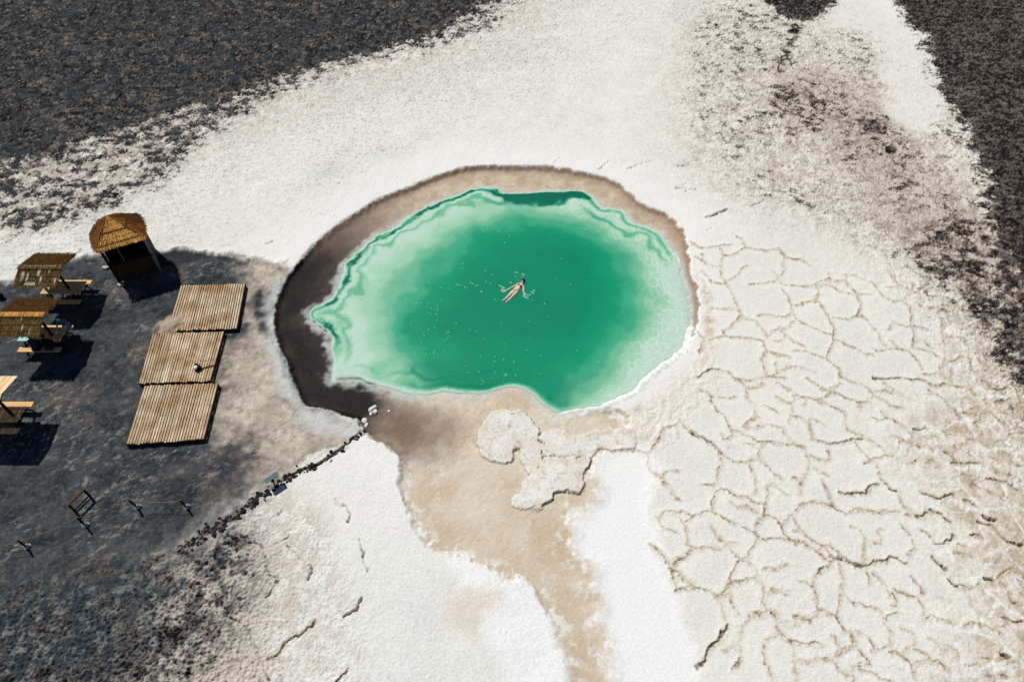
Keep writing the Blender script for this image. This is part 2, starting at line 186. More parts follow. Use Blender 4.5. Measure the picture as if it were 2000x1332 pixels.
ZO = {'A': (1300,460,.2), 'B': (1600,460,.2), 'C': (1250,700,.2), 'D': (1600,700,.2), 'E': (1250,940,.2), 'F': (1600,940,.2),
      'G': (1300,1080,.19), 'H': (1620,1080,.19), 'K': (350,950,.2869), 'M': (950,600,.3154), 'N': (950,300,.24), 'L': (520,300,.24), 'T': (1300,0,.488), 'Z': (0,0,1)}
CR = '''
A1 240,60 330,120 390,130 520,100 640,85
A0 520,100 550,160 555,220 535,290 545,340 540,400 580,440 600,480 640,560 690,670 730,760
A1 560,200 650,190 740,150 780,115 870,130 990,150 1110,130 1170,200 1220,220 1340,230 1400,280
A0 780,115 755,50 720,20 640,-20
A0 1170,200 1140,260 1170,330 1150,370 1110,400 1130,470
A0 580,440 680,400 740,330 790,290
A0 820,465 900,470 1000,450 1060,455 1100,400 1050,340
A1 1130,470 1250,480 1340,485 1460,490 1500,440 1600,410 1590,350
A1 1130,510 1190,590 1220,680 1240,750 1170,800 1080,780 1000,770 900,780
A0 730,760 780,810 880,825 930,890 980,960 990,1000
A1 730,790 680,850 630,910 570,930 590,980
A1 590,980 700,990 840,1000 950,1040 975,1120 940,1200 970,1330
A1 440,1020 500,995 590,980
A0 450,700 540,715 640,715
A1 1240,750 1280,820 1380,880 1440,905 1550,950 1630,970
A1 1260,690 1330,660 1420,640 1500,650 1560,750 1610,850 1640,920 1630,1060 1600,1110 1570,1200
A0 1475,490 1500,560 1470,620
A0 1250,830 1200,890 1160,915 1110,900 1030,930 990,1000
A0 1110,910 1160,980 1120,1030 1060,1025
A0 1170,985 1260,1040 1360,1085
A1 980,1130 1080,1160 1200,1185
A1 1240,1135 1350,1125 1450,1170 1560,1210 1690,1310
A1 1650,1030 1750,1060 1850,1100 1950,1165 2020,1165
A0 1460,490 1600,470 1700,540 1800,560 1880,570
A1 1600,440 1750,440 1830,520 1880,570 2000,575
A1 1640,800 1780,820 1880,790 1900,700 1880,570
A0 1880,790 1960,820 2000,880
A0 1750,440 1760,380 1850,380
A0 360,170 350,210 390,290 500,300
A1 360,350 400,400 450,450 560,480
A1 300,210 360,260 390,290
B1 290,380 430,430 520,460 560,540 620,590 720,650 820,650 880,710 900,790 890,880 930,960 920,1040 900,1100
B1 680,350 700,410 770,480 800,500
B0 650,510 870,510 890,560 830,620 740,650
B1 820,260 900,340 1000,410 1060,470 1130,530 1250,560
B0 940,660 1010,710 1110,715 1200,690 1310,690 1410,740
B0 1170,720 1160,800 1220,850 1190,960 1220,1050
B1 740,860 860,890 940,885 1010,905 1060,920
B0 430,790 510,880 570,960 590,1030 640,1080
B0 640,930 700,900 720,830
B1 510,1100 560,1130 700,1110 860,1130 940,1200 1000,1300
B0 690,1020 760,1100 860,1130
B1 910,1100 1000,1110 1090,1130 1160,1180 1260,1230 1330,1225 1380,1180 1460,1190 1480,1300
B0 930,1030 1020,1020 1070,1080
B0 1190,960 1300,990 1380,1000
B0 1230,1200 1180,1280
B1 900,470 910,550 960,565
B0 1000,480 1040,570
B2 1200,460 1270,480
B1 1640,1210 1700,1215 1790,1280
C2 570,180 620,140 690,95 780,110
C0 780,110 860,130 910,190 990,240 1030,290 1040,390 1100,440 1120,540 1160,590
C1 910,190 970,210 1060,215 1180,190 1290,175 1410,195
C1 1060,295 1140,270 1200,240
C1 570,315 640,320 700,370 710,440 760,510 830,560 860,640 890,700 900,760 830,800 780,740
C1 770,380 860,390 930,375
C2 510,740 570,775 600,760 650,825 700,830
C1 700,830 770,890 830,970 930,1010 1030,1020 1090,990
C1 900,695 1000,740 1090,770 1150,820 1230,820 1320,820 1460,840 1600,860
C0 1170,0 1210,80 1230,160
C0 1330,50 1330,140 1290,175
C0 1330,140 1430,80 1540,90 1620,110 1700,140
C1 1620,190 1730,260 1820,320 1870,330 1840,380 1780,400 1640,385 1540,370 1490,320 1400,270 1330,230
C0 1330,370 1400,420 1470,440 1500,420 1510,370 1490,320
C0 1470,440 1490,540 1440,610 1460,640
C1 1500,570 1590,600
C1 1640,600 1670,700 1680,790 1800,810 1850,835 1920,810 2000,800
C0 1590,480 1620,400
C1 1870,330 1990,365
C1 1780,420 1880,470 1990,520 2000,600
C0 1030,680 1110,680 1190,660 1280,645 1390,690 1410,760 1500,820 1600,860
C0 1020,670 1060,600 1120,580
C0 1600,860 1620,930 1650,1010 1640,1060 1610,1140 1590,1190
C1 1650,940 1790,985 1860,970 1840,880
C0 1220,820 1160,900 1150,980 1230,1040 1290,1100 1370,1180
C0 1070,1050 1120,1150 1120,1320
C0 760,900 790,1020 740,1150 750,1220 700,1230 600,1230
C1 130,860 200,770 240,680 320,660 400,600
C1 70,920 110,900 130,860
C0 70,950 80,1040 130,1100 210,1150 240,1100 380,1105
C0 210,1160 220,1220 290,1280 340,1330
C0 390,610 450,680 510,740
C0 1480,1150 1590,1190 1540,1320
C0 1220,1270 1250,1220 1300,1240 1420,1330
C0 1200,450 1340,520
C0 850,860 930,860
C0 1010,820 1110,850
C1 1670,580 1800,650
C0 1690,1060 1840,1140
D1 70,20 180,110 200,190 290,220 430,265 490,300 520,350 600,390 700,460 820,490
D2 520,190 640,195 720,180 790,180 900,210 1020,215
D1 1020,215 1080,260 1160,265 1230,250 1360,270 1440,290 1530,360
D0 630,210 640,260 740,320 850,380 900,400
D1 530,315 630,325 720,320
D1 150,330 260,380 400,430 500,390 520,350
D0 0,425 120,460 240,520 240,600 280,690 420,740 500,790 580,840 630,890
D1 0,300 90,330 60,390
D0 90,330 200,240
D2 100,830 200,805 350,790 410,765
D0 350,800 400,890 500,980 560,1020 590,1150 690,1250 780,1280
D1 430,1020 520,985 640,940 750,960
D1 500,570 600,600 650,575 720,590 820,660 900,740 910,800 790,810
D0 650,575 600,500
D0 390,440 400,500
D2 930,690 1000,680 1040,660
D1 1020,355 1090,340 1170,370 1250,440 1320,490 1370,590
D2 1060,300 1100,320
D2 1590,210 1640,240 1690,300 1770,310 1840,295
D1 1500,640 1560,590 1590,540 1660,525 1740,600 1830,665
D2 1700,420 1760,430 1840,390
D1 1390,530 1450,540 1530,555
D1 1480,495 1540,490
D1 1450,795 1530,795 1640,850
D1 1310,855 1380,845 1430,820
D2 1220,910 1280,950 1320,1000
D2 1290,1015 1400,1025 1460,1010 1570,1025
D1 1670,955 1740,1000
D2 1620,1175 1720,1190 1830,1215 1940,1275
D1 1890,1020 1960,1045
D1 1050,1000 1110,965
D1 870,1030 960,990
D2 200,1295 310,1310 450,1300 510,1240 580,1220
D1 1480,100 1530,170 1540,250
D0 1160,60 1190,150 1220,220
D1 1010,150 1170,155
D0 700,740 900,830 1050,860
D1 1830,760 1900,735 2000,740
D1 1700,830 1770,800
E0 150,340 190,420 260,460 350,500
E0 170,370 230,300 300,290 420,300
E1 420,300 500,330 600,320 640,290 710,290 780,340 900,410 1010,450 1110,490
E1 710,290 690,200 740,120 800,75 870,100 930,150 1050,160 1110,205 1200,215 1220,320 1150,400 1110,490
E0 600,35 700,40 760,20
E0 860,205 950,250 1060,250 1150,330
E0 380,350 440,440 470,580 450,610 500,630 570,650 640,630 750,650 840,650 930,700 970,770
E1 440,380 500,340
E0 680,430 740,520 830,610 960,600
E0 830,610 840,650
E1 500,630 450,740 380,760 330,800 310,850 380,890
E1 100,590 200,690 310,850 330,950 360,1050 490,1040 600,1040 700,1100 780,1115 880,1090
E0 400,930 500,1000 600,1040
E1 970,770 920,850 890,930 900,990 840,1040 780,1100
E1 970,770 1050,720 1110,640 1150,540 1110,490
E1 900,990 1000,980 1060,940 1120,940 1130,880 1080,800 1000,770
E0 1120,940 1190,1000 1210,1080 1190,1150 1240,1250 1300,1290 1340,1330
E0 880,1090 890,1160 940,1280
E1 1230,330 1330,365 1390,430 1400,510 1470,560
E1 1190,560 1280,545 1400,560 1500,570 1600,600 1700,660 1800,750 1860,790
E1 1400,390 1480,330 1560,240 1600,210 1680,210 1800,215 1890,245 1990,310
E1 1480,340 1560,450 1640,550 1720,590 1800,655 1880,740 1990,790
E0 1490,490 1560,460
E0 1220,320 1230,200 1250,100 1220,30
E0 1210,855 1340,850 1440,815
E1 1860,790 1750,870 1700,950 1690,1020 1610,1000 1540,970
E0 1690,1020 1710,1150 1740,1250 1780,1250 1880,1320
E0 1740,1250 1700,1300 1540,1330
E0 1930,800 1970,930 1970,1080 1930,1200 1930,1320
E0 1250,1080 1320,1060 1430,1080
E0 250,60 320,120 380,170
E0 730,1110 790,1210 820,1330
E0 1070,1310 1200,1295 1240,1255
E0 1780,0 1860,180 1900,240
F1 0,215 60,215 140,245 250,310 300,300 340,265 470,280 580,300 700,280 790,295
F0 130,240 60,80 20,0
F2 680,60 770,90
F0 770,90 810,230 900,280 870,330
F0 800,410 870,500 910,580 930,650 870,720
F0 300,430 400,480 440,540 430,700 430,830
F0 480,600 580,600 610,570 570,480 600,450
F1 0,630 100,620 180,690 270,780
F2 270,780 380,800 430,835 550,770 640,770 700,730 790,760 860,790
F2 180,740 230,780 430,835
F0 430,835 480,890 490,1000
F1 0,690 90,780 180,740
F1 0,880 90,830 130,760
F0 190,790 220,920 220,1050 180,1280
F1 240,1120 340,1180 450,1210 560,1240
F0 540,890 640,1000 680,1100
F1 740,1050 850,1090 950,1140 1020,1230
F1 900,920 990,1030 1000,1080
F2 940,330 1010,330 1070,290
F2 1070,260 1180,310 1240,360 1300,390
F2 990,100 1130,150 1190,160 1310,120
F2 1410,180 1460,190 1530,240
F1 980,470 1060,500 1110,560
F2 1140,605 1220,600 1290,570 1300,510
F1 1300,530 1350,600 1430,630
F3 1110,730 1180,800 1250,860
F2 1270,940 1300,990 1360,1020
F1 1360,1020 1500,1030 1580,1000
F3 1550,380 1610,410
F2 1610,410 1690,430 1770,520 1850,590
F3 1850,590 1900,610 1980,620
F3 1620,345 1670,380 1740,380
F3 1620,950 1690,965
F1 1690,965 1760,920 1840,850 1920,870 2000,930
F1 1740,980 1800,1010 1830,1070 1850,1150
F2 1850,1150 1940,1210
F0 1940,1210 1960,1280
F2 1480,530 1560,520
F1 1640,110 1700,140
F1 1390,90 1420,110
F1 1320,680 1400,700 1490,725
F1 700,1200 760,1190 730,1100
G0 1090,590 1130,640 1150,740 1190,840
G0 1190,840 1090,860 1020,900 1000,1000 1030,1130 1080,1300
G1 1190,840 1290,900 1390,930 1440,945 1520,930 1600,945
G0 1310,930 1310,1080 1330,1310
G2 640,730 560,860 480,960 400,1080 320,1180
G0 850,640 940,620 1020,600
G0 860,670 790,750 770,860 700,960 590,1000
G1 760,960 770,1100 680,1200
G0 1180,700 1260,720 1340,720
G1 1330,660 1440,685 1560,640 1620,590
G1 1620,590 1760,660 1840,800
G0 1720,830 1780,960 1740,1040 1690,1100 1570,1080 1470,1130 1380,1110
G1 1700,1100 1770,1180 1860,1250
G0 1890,800 1940,900 1920,960 1800,990
H0 210,790 260,900 240,960 130,1000 30,1090
H1 270,960 340,1040 410,1130 240,1160
H0 290,800 390,860 470,960 420,1010
H0 550,640 570,740 620,800 600,950 480,980
H0 500,580 550,640
H1 600,700 610,640 700,610 720,590
H1 600,1010 720,1050 800,1100 840,1150 860,1290
H0 720,750 850,820 870,900 790,1000 720,1050
H1 880,970 960,1020 1040,1090 1130,1110 1200,1185
H0 850,1130 930,1120 1020,1090
H1 290,1190 400,1195 460,1230 530,1290 630,1320
H1 990,670 1040,640 1100,665 1250,700
H0 970,600 940,640 950,730
H1 1390,750 1470,700 1520,715 1630,755 1780,830
H2 1760,660 1810,675 1940,695 1990,690
H3 1770,1045 1850,1065
H1 1560,1060 1690,1100 1750,1070
H1 1430,1160 1530,1140
H2 1760,1250 1830,1290
H0 1030,870 1110,950 1160,1000 1250,960 1300,1000 1280,1080
H0 230,1160 240,1310
K2 600,1170 660,1140 710,1080 760,1030 840,990 900,950 925,915
K1 1130,885 1190,850 1220,790 1240,750
K2 1075,1332 1110,1290 1145,1245
K2 370,765 430,710
K1 640,400 700,380 750,335
K1 680,200 700,160
K0 740,395 830,490 900,550 880,640
K1 1230,360 1260,500 1290,570
K0 1145,245 1160,180 1060,80
K1 440,370 560,400 590,480 610,600 690,620 600,750
K1 250,730 340,880 470,960 560,1180 620,1320
M1 690,870 790,885 910,878 990,900 1000,950 1010,1010 1070,1050 1180,1180
M1 1030,890 1060,820 1080,800
M1 1260,760 1320,800 1380,840 1440,890
M2 1310,430 1390,380
M2 612,1080 580,1150 500,1135 430,1150 400,1200 350,1225
M2 650,930 650,970 610,1030
M2 700,868 790,885 880,880
M1 130,650 190,655 240,635
M1 370,745 460,740
M2 320,810 360,840
M1 400,910 450,915 590,915 640,935
M0 140,700 160,770 200,830
M1 160,860 200,855
M1 1310,150 1340,200 1320,280
N1 1540,290 1640,240
N1 1620,310 1740,280
N2 1780,520 1880,480 1960,450
N1 1780,625 1850,605
N1 920,130 970,90 1010,60
N1 550,80 595,35
N0 1150,130 1240,90 1350,60
N1 1540,90 1590,110 1700,90
Z3 704,842 680,866 655,884 636,897 612,911 590,918 567,930 548,940 530,955
Z2 530,955 500,976 484,990 462,1008 440,1018 418,1034 395,1045 372,1060 345,1075 300,1098
L4 420,330 460,290 570,280 620,210 690,160 850,155
L4 270,460 380,495 500,500 590,520
L4 970,190 1120,210
L1 0,735 60,710
T1 50,670 130,640
T1 40,750 130,760
T1 180,865 250,840
T1 340,830 400,800
T1 620,860 680,850 760,900 820,960 880,1010 930,1130
T4 750,125 890,125
T1 940,200 1010,210
T3 520,110 500,170 470,220 450,280
T2 400,370 480,400 560,420 600,430
'''
def parse_cracks():
    out = []
    for ln in CR.strip().splitlines():
        f = ln.split(); ox, oy, s = ZO[f[0][0]]; k = int(f[0][1])
        pts = [P(ox + s * float(a.split(',')[0]), oy + s * float(a.split(',')[1]))[:2] for a in f[1:]]
        if f[0][0] in 'NTLK' and k in (0, 1): k = 5
        out.append((pts, k + 1))
    return out

# ------------------------------------------------------------------ the ground: height and colour of every point
ZP = {k: Poly(v, **kw) for k, v, kw in [
    ('rim', RIM, {'sub': 4}), ('deep', DEEP, {'cell': 0.07, 'sub': 3}), ('core', CORE, {'margin': 8}), ('sand', SAND, {}), ('sand2', SAND2, {}),
    ('s1', SLAB1, {'margin': 1.5, 'cell': .05}), ('s2', SLAB2, {'margin': 1.5, 'cell': .05}), ('s3', SLAB3, {'margin': 1.5, 'cell': .05}), ('s4', SLAB4, {'margin': 1, 'cell': .04}),
    ('d1', D1, {'margin': 10}), ('sp1', S1, {'margin': 7}), ('d2', D2, {'margin': 8}), ('d3', D3, {}), ('sp2', S2, {}), ('sp2b', S2b, {}),
    ('grey', GREY, {'margin': 6}), ('cream', CREAM, {}), ('yard', YARD, {}), ('beige', BEIGE, {}), ('gravel', GRAVEL, {}), ('pebble', PEBBLE, {}),
    ('white', WHITE, {}), ('white2', WHITE2, {}), ('white3', WHITE3, {}), ('track', TRACK, {'margin': 2, 'cell': .08}), ('beach', BEACH, {}), ('pink', PINK, {}), ('pink2', PINK2, {}), ('mud', MUD, {}), ('tuft', TUFT, {}), ('tuft2', TUFT2, {}),
    ('frost', RIMFROST, {})]}
CRK = Lines(parse_cracks(), -14, 3, 46, 48, cell=.042)
SUNDIR = (SUN.x, SUN.y)
MOUND = P(341, 640)[:2]

def C(*c): return np.array(lin(c), np.float32)
def mixc(a, b, t): return a + (b - a) * t[:, None]

def terrain(X, Y):
    X = X.astype(np.float32); Y = Y.astype(np.float32)
    wa = fbm(X, Y, 1.6, 3, 0); wb = fbm(X, Y, 1.6, 3, 3); wc = fbm(X, Y, .35, 2, 1); wd = fbm(X, Y, .35, 2, 4)
    x1 = X + .38 * wa + .16 * wc; y1 = Y + .38 * wb + .16 * wd        # loosely wandering edges
    x0 = X + .10 * wa + .07 * wc; y0 = Y + .10 * wb + .07 * wd        # tight edges
    Z = {k: (p(x0, y0) if k in ('rim', 'deep', 's1', 's2', 's3', 's4') else p(x1, y1)) for k, p in ZP.items()}
    big = fbm(X, Y, 5.0, 3, 2); mid = fbm(X, Y, .9, 3, 5); fine = fbm(X, Y, .22, 3, 0); vf = fbm(X, Y, .09, 2, 2)
    nclod = uni(fbm(X, Y * 1.15, .55, 5, 1, .85), 2.3)
    c1, c2 = worley(X + .05 * wc, Y + .05 * wd, .135, 1); cob = np.clip(1 - c1 * 1.5, 0, 1) ** .7
    q1, q2 = worley(X + .04 * wd, Y, .125, 4); pit = sstep(.30, .10, q1) * (TABS[2][(np.floor(Y / .125).astype(np.int32)) & 255, (np.floor(X / .125).astype(np.int32)) & 255] > -.1)
    rid = 1 - np.abs(fbm(X, Y, .34, 4, 4, .66)) * 2.4
    # ---- how much dark gravel (0..1 chance), broken up by clods
    p = np.maximum(np.clip(.62 - Z['d1'] / (2.8 + 3.0 * sstep(-12, 0, X)), 0, 1.2), np.clip(.36 - Z['d1'] / 11.0, 0, .4) * (1 + .5 * big) * sstep(-6, -16, X - .2 * (Y - 40)))
    p = np.maximum(p, np.clip(.5 - Z['sp1'] / 3.4, 0, .50) * (1 + .45 * big))
    p = np.maximum(p, np.clip(.62 - Z['d2'] / 1.9, 0, 1.2))
    p = np.maximum(p, np.clip(.6 - Z['d3'] / 1.2, 0, 1.1))
    p = np.maximum(p, np.clip(.34 - Z['sp2'] / 3.6, 0, .40) * (1 + .9 * big + .6 * fbm(X, Y, 1.8, 2, 0)))
    p = np.maximum(p, np.clip(.40 - Z['sp2b'] / 3.6, 0, .56) * (1 + .5 * big)); p = np.maximum(p, np.clip(.16 - Z['grey'] / 9, 0, .2) * (1 + 1.2 * big))
    p = np.maximum(p, .60 * sstep(.4, -.15, Z['track'] + .3 * mid))
    p = p * (1 - .8 * sstep(.9, -.7, Z['white3'] + .7 * mid))
    gx = sstep(-13.0, -7.0, X - .35 * (Y - 8) + 1.6 * big)             # lower left: dark at the corner, pale to the right
    pgz = np.clip(.5 - Z['gravel'] / 1.6, 0, 1)
    pg = pgz * (.40 - .36 * gx + .15 * big + .16 * fbm(X, Y, 2.2, 2, 1))
    p = np.maximum(p, pg)
    dark = sstep(-.13, .13, p - nclod) * sstep(0, .10, p)
    deepdark = sstep(.7, 1.1, p)
    # ---- salt base colour
    salt = np.empty(X.shape + (3,), np.float32); salt[:] = C(232, 230, 222)
    cool = sstep(-.1, .5, big)[:, None]
    salt = salt + (C(225, 225, 219) - salt) * cool
    salt = salt * (1 + .05 * mid + .05 * fine)[:, None]
    tanspot = sstep(.33, .62, fbm(X, Y, 1.3, 4, 3)) * .45
    salt = mixc(salt, C(218, 200, 178), tanspot * sstep(8, -2, Z['grey']) * .6)
    g = sstep(4.5, -2.0, Z['grey'] + 1.6 * big); gn = uni(fbm(X, Y, .5, 4, 2, .8), 2.1)
    gcol = mixc(C(230, 226, 215)[None, :] + 0 * salt, C(194, 182, 166), sstep(.25, 1.0, gn))
    gcol = mixc(gcol, mixc(C(196, 184, 168)[None, :] + 0 * salt, C(140, 126, 114), sstep(.35, .95, gn)), sstep(2.2, -1.2, Z['sp2'] + .8 * mid) * .75)
    gcol = mixc(gcol, C(112, 98, 92), sstep(.76, .98, uni(fbm(X + 9, Y, .36, 4, 0, .75), 2.4)) * .75)
    salt = mixc(salt, gcol, g)
    salt = mixc(salt, mixc(C(204, 192, 176)[None, :] + 0 * salt, C(120, 106, 96), sstep(.3, .9, gn)), sstep(2.6, -1.2, Z['sp2b'] + .8 * mid) * .8)
    # brownish halo beside the dark gravel
    halo = np.clip(1 - Z['d1'] / 8, 0, 1) * (Z['d1'] > -3)
    salt = mixc(salt, C(190, 179, 164), halo * sstep(.15, .8, gn) * .85)
    hs = sstep(2.0, -1.0, Z['sp1']); salt = mixc(salt, C(186, 174, 160), hs * sstep(.1, .7, gn) * .85)
    cr = sstep(2.4, -2.2, Z['cream']); cf1, cf2 = worley(x1 * .9, y1, 1.35, 2)
    crcol = mixc(C(214, 205, 186)[None, :] + 0 * salt, C(186, 168, 144), sstep(.35, .85, gn))
    crcol = mixc(crcol, C(232, 232, 226), sstep(.13, .03, cf2 - cf1 + .10 * fine + .06 * mid) * .85)
    h1, h2 = worley(x1, y1 * 1.15, .72, 5); hair = sstep(.07, .01, h2 - h1 + .06 * fine) * sstep(-.2, .3, fbm(X, Y, .9, 2, 3)) * cr
    salt = mixc(salt, crcol, cr * sstep(.15, .70, .6 * gn + .35 * cr + .3 * big + .1) * .95)
    # fine grit in the crust
    spn = uni(fbm(X * .85, Y * 1.2, .17, 3, 3, .8), 2.2); spz = np.clip(np.maximum(1 - Z['d1'] / 16, .0) * 1.25 + .9 * sstep(3, -2, Z['grey']) + .32 + .5 * big, .12, 1)
    pb0 = sstep(.8, -1.0, Z['pebble']); gv0 = sstep(1.2, -1.0, Z['gravel']); spz = np.maximum(spz, np.maximum(.95 * pb0, gv0))
    spz = spz * sstep(0, 2.0, Z['rim'] + .8 * mid)
    salt = mixc(salt, C(198, 190, 180), sstep(.50, .95, spn) * spz * .7)
    salt = mixc(salt, C(128, 124, 120), pit * spz * .62)
    salt = mixc(salt, C(112, 104, 98), sstep(.86, 1.0, spn) * spz * .6)
    gvz = sstep(1.2, -1.0, Z['gravel'])
    gl = sstep(1.0, .15, gx)
    gc1 = mixc(C(206, 196, 182)[None, :] + 0 * salt, C(170, 156, 142), sstep(.25, .8, nclod)); gc2 = mixc(C(54, 64, 70)[None, :] + 0 * salt, C(132, 132, 126), sstep(.45, 1.0, uni(fbm(X, Y, .26, 4, 2, .75), 2.3)))
    salt = mixc(salt, mixc(gc1, gc2, gl), gvz * (.85 + .15 * gl))
    salt = mixc(salt, C(196, 186, 174), sstep(1.2, -1, Z['pebble']) * sstep(.2, .7, gn) * .45 * sstep(-6.3, -8.0, X + .12 * (Y - 8) + .8 * big))
    lw = sstep(-8.0, -6.0, X + .12 * (Y - 8) + .8 * big) * sstep(1.5, -.5, X - .0 * Y) * sstep(17, 15, Y) * (Z['rim'] > 0); salt = mixc(salt, C(230, 231, 226), lw * .5)
    salt = mixc(salt, C(126, 108, 92), hair * .75)
    # pebbly crust left of the channel
    pb = sstep(.8, -1.0, Z['pebble'])
    salt = mixc(salt, C(206, 196, 184), pb * sstep(.35, .8, gn) * .6 * sstep(2.5, -2, X + 5.2 + .25 * (Y - 10)))
    salt = mixc(salt, C(241, 241, 240), sstep(.35, -.35, Z['white'])); salt = mixc(salt, C(240, 240, 238), sstep(.35, -.3, Z['white2'])); salt = mixc(salt, C(233, 231, 224), sstep(.9, -.7, Z['white3'] + .7 * mid) * .75)
    ring = np.clip(1 - np.abs(Z['rim'] - .8) / 3.2, 0, 1) * (Z['rim'] > 0)
    salt = mixc(salt, C(241, 239, 234), ring * .8)
    salt = mixc(salt, C(216, 198, 176), sstep(.6, -.5, Z['pink'] + .4 * wc) * (.35 + .5 * sstep(.35, .75, gn)))
    salt = mixc(salt, C(208, 180, 154), sstep(.35, -.2, Z['pink2']) * sstep(.45, .7, nclod))
    plate = sstep(.3, 1.5, Z['rim']) * sstep(3.5, 6.5, X + .8 * wa) * sstep(30, 27, Y + 1.5 * wb) * sstep(-.2, .6, Z['white'])
    salt = mixc(salt, C(229, 226, 217), plate * .8 * (1 - cr) * (1 - .9 * g) * sstep(-1.0, 2.6, Z['sp2b'] + .8 * mid))
    # ---- cracks and pressure ridges of the crust
    cd, cs = CRK(X + .05 * wc + .09 * fine + .03 * vf, Y + .05 * wd - .09 * fbm(X + 7, Y, .22, 3, 3) + .03 * vf)
    nfi = uni(vf * .7 + fine * .5, 2.4)
    brk = sstep(-.35, .25, fbm(X, Y, .5, 2, 5))
    onland = (Z['rim'] > -.1) | (Z['s1'] < .3) | (Z['s2'] < .3) | (Z['s3'] < .3)
    cd = np.where(onland, cd, 9.0)
    thin = cs > 4.5
    ridge = np.exp(-(cd / .10) ** 2) * (cs > 0) * np.where(thin, .25, 1)
    apw = .072 * (1 + .45 * mid + .9 * fbm(X, Y, .8, 2, 4)); apron = np.exp(-(cd / np.clip(apw, .05, .3)) ** 2) * (cs > 0) * np.where(thin, 0, 1)
    st = np.where(thin, .6, np.clip(cs, 0, 4))
    gw = np.select([cs > 5.5, cs > 4.5, cs > 3.5, cs > 2.5, cs > 1.5], [.026, .014, .052, .032, .018], .012)
    groove = np.exp(-(cd / gw) ** 2) * np.select([cs > 5.5, cs > 4.5, cs > 2.5, cs > 1.5], [.35 + .6 * brk, .5, 1.0, .45 + .55 * brk], brk * .55) * (cs > 0)
    salt = mixc(salt, C(240, 239, 234), np.clip(np.exp(-((cd - .24) / .12) ** 2) * (cs > 0) * (cs < 4) * .28, 0, 1))
    salt = mixc(salt, C(203, 187, 161), np.clip(apron * (.24 + .76 * sstep(.25, .7, .4 * nclod + .6 * nfi + .05 * st)) * np.where(cs > 4, 0, 1), 0, 1))
    salt = mixc(salt, C(132, 106, 84), np.clip(apron * sstep(.74, .98, nfi) * .8, 0, 1) * (cs < 4))
    salt = mixc(salt, C(58, 48, 44), np.clip(groove * (.6 + .6 * nfi), 0, 1) * .95)
    # ---- dark gravel colour: black clods with pale dusty tops
    dn = uni(fbm(X * .9, Y * 1.1, .36, 5, 5, .92), 2.2); dc = mixc(C(22, 22, 25)[None, :] + 0 * salt, C(122, 114, 106), sstep(.40, .93, dn)); dc = dc * (1 + .35 * big)[:, None]
    dc = mixc(dc, C(150, 134, 118), sstep(.78, 1.0, uni(fbm(X + 5, Y, .2, 3, 2, .7), 2.6)) * .8)
    blu = sstep(14, -16, X + 4 * big) * .7; dc = mixc(dc, C(52, 60, 66), blu * sstep(.2, .7, gn))
    warmr = sstep(20, 30, X); dc = mixc(dc, C(46, 38, 34), warmr * .25); dc = mixc(dc, C(128, 116, 104), warmr * sstep(.80, 1, uni(fbm(X, Y * 1.5, .28, 3, 1, .8), 2.4)) * .7)
    col = mixc(salt, dc, dark)
    col = mixc(col, C(120, 108, 102), (dark * (1 - dark) * 4) * .55)
    # ---- the levelled dirt yard
    ysoft = .22 + 1.3 * sstep(-9, -13, X) * (Y < 16); yd = sstep(0, 1, .5 - (Z['yard'] + .1 * fine + .5 * wc * (ysoft > .5)) / (2 * ysoft))
    sn = uni(fbm(X * .75 + Y * .5, Y * .9 - X * .6, .8, 4, 3, .65), 2.0)
    fg = uni(fbm(X * .8 + Y * .5, Y * 1.0 - X * .5, .16, 4, 5, .8), 2.2); yc = mixc(C(34, 41, 48)[None, :] + 0 * salt, C(84, 88, 90), np.clip(.65 * sn + .5 * fg - .1, 0, 1))
    yc = mixc(yc, C(104, 94, 90), sstep(.05, .55, fbm(X, Y, 2.0, 4, 1, .65)) * .75 * (.4 + .6 * fg)); yc = mixc(yc, C(128, 124, 120), sstep(.72, 1, fg) * .35)
    yc = mixc(yc, C(150, 146, 138), sstep(.66, 1.0, uni(fbm(X * .55 + Y * .35, Y * 1.1 - X * .7, .22, 4, 0, .8), 2.4)) * sstep(-.15, .45, fbm(X, Y, 2.2, 3, 4)) * .85)
    bd = Z['beige'] + .5 * mid
    be = mixc(C(172, 160, 146)[None, :] + 0 * salt, C(208, 196, 180), uni(fbm(X, Y, .6, 4, 4, .7)))
    be = mixc(be, C(120, 110, 102), sstep(.75, 1, gn) * .7)
    yc = mixc(yc, be * (.86 + .28 * fg)[:, None], sstep(1.0, -1.1, bd + .8 * wc))
    yc = mixc(yc, C(42, 44, 50), sstep(.15, -.35, Z['tuft'] + .35 * wc) * .95)
    yc = mixc(yc, C(50, 52, 58), sstep(.15, -.3, Z['tuft2'] + .3 * wc) * .9)
    yc = mixc(yc, C(205, 206, 202), sstep(.5, -.25, Z['frost'] + .25 * mid) * .85)
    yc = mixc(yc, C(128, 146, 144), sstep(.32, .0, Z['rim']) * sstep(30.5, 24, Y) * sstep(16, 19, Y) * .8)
    # sand heaped on the corner of the upper deck
    md = np.hypot((X - MOUND[0]) / 1.0, (Y - MOUND[1]) / .95) + .25 * wc
    mound = sstep(1.1, .1, md)
    yc = mixc(yc, C(176, 158, 140), sstep(1.15, .5, md))
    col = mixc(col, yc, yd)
    p = p * (1 - yd)
    # ---- channel of damp sand
    sw_ = .15 + .35 * sstep(1, 3, X) * (Y < 14); sd = sstep(0, 1, .5 - (Z['sand'] + .16 * wc + .1 * fine) / (2 * sw_)) * (Z['yard'] > 0)
    sc = mixc(C(217, 206, 187)[None, :] + 0 * salt, C(200, 181, 155), uni(fbm(X, Y, 1.8, 4, 2)))
    sc = mixc(sc, C(222, 212, 196), sstep(.6, .95, gn) * .6)
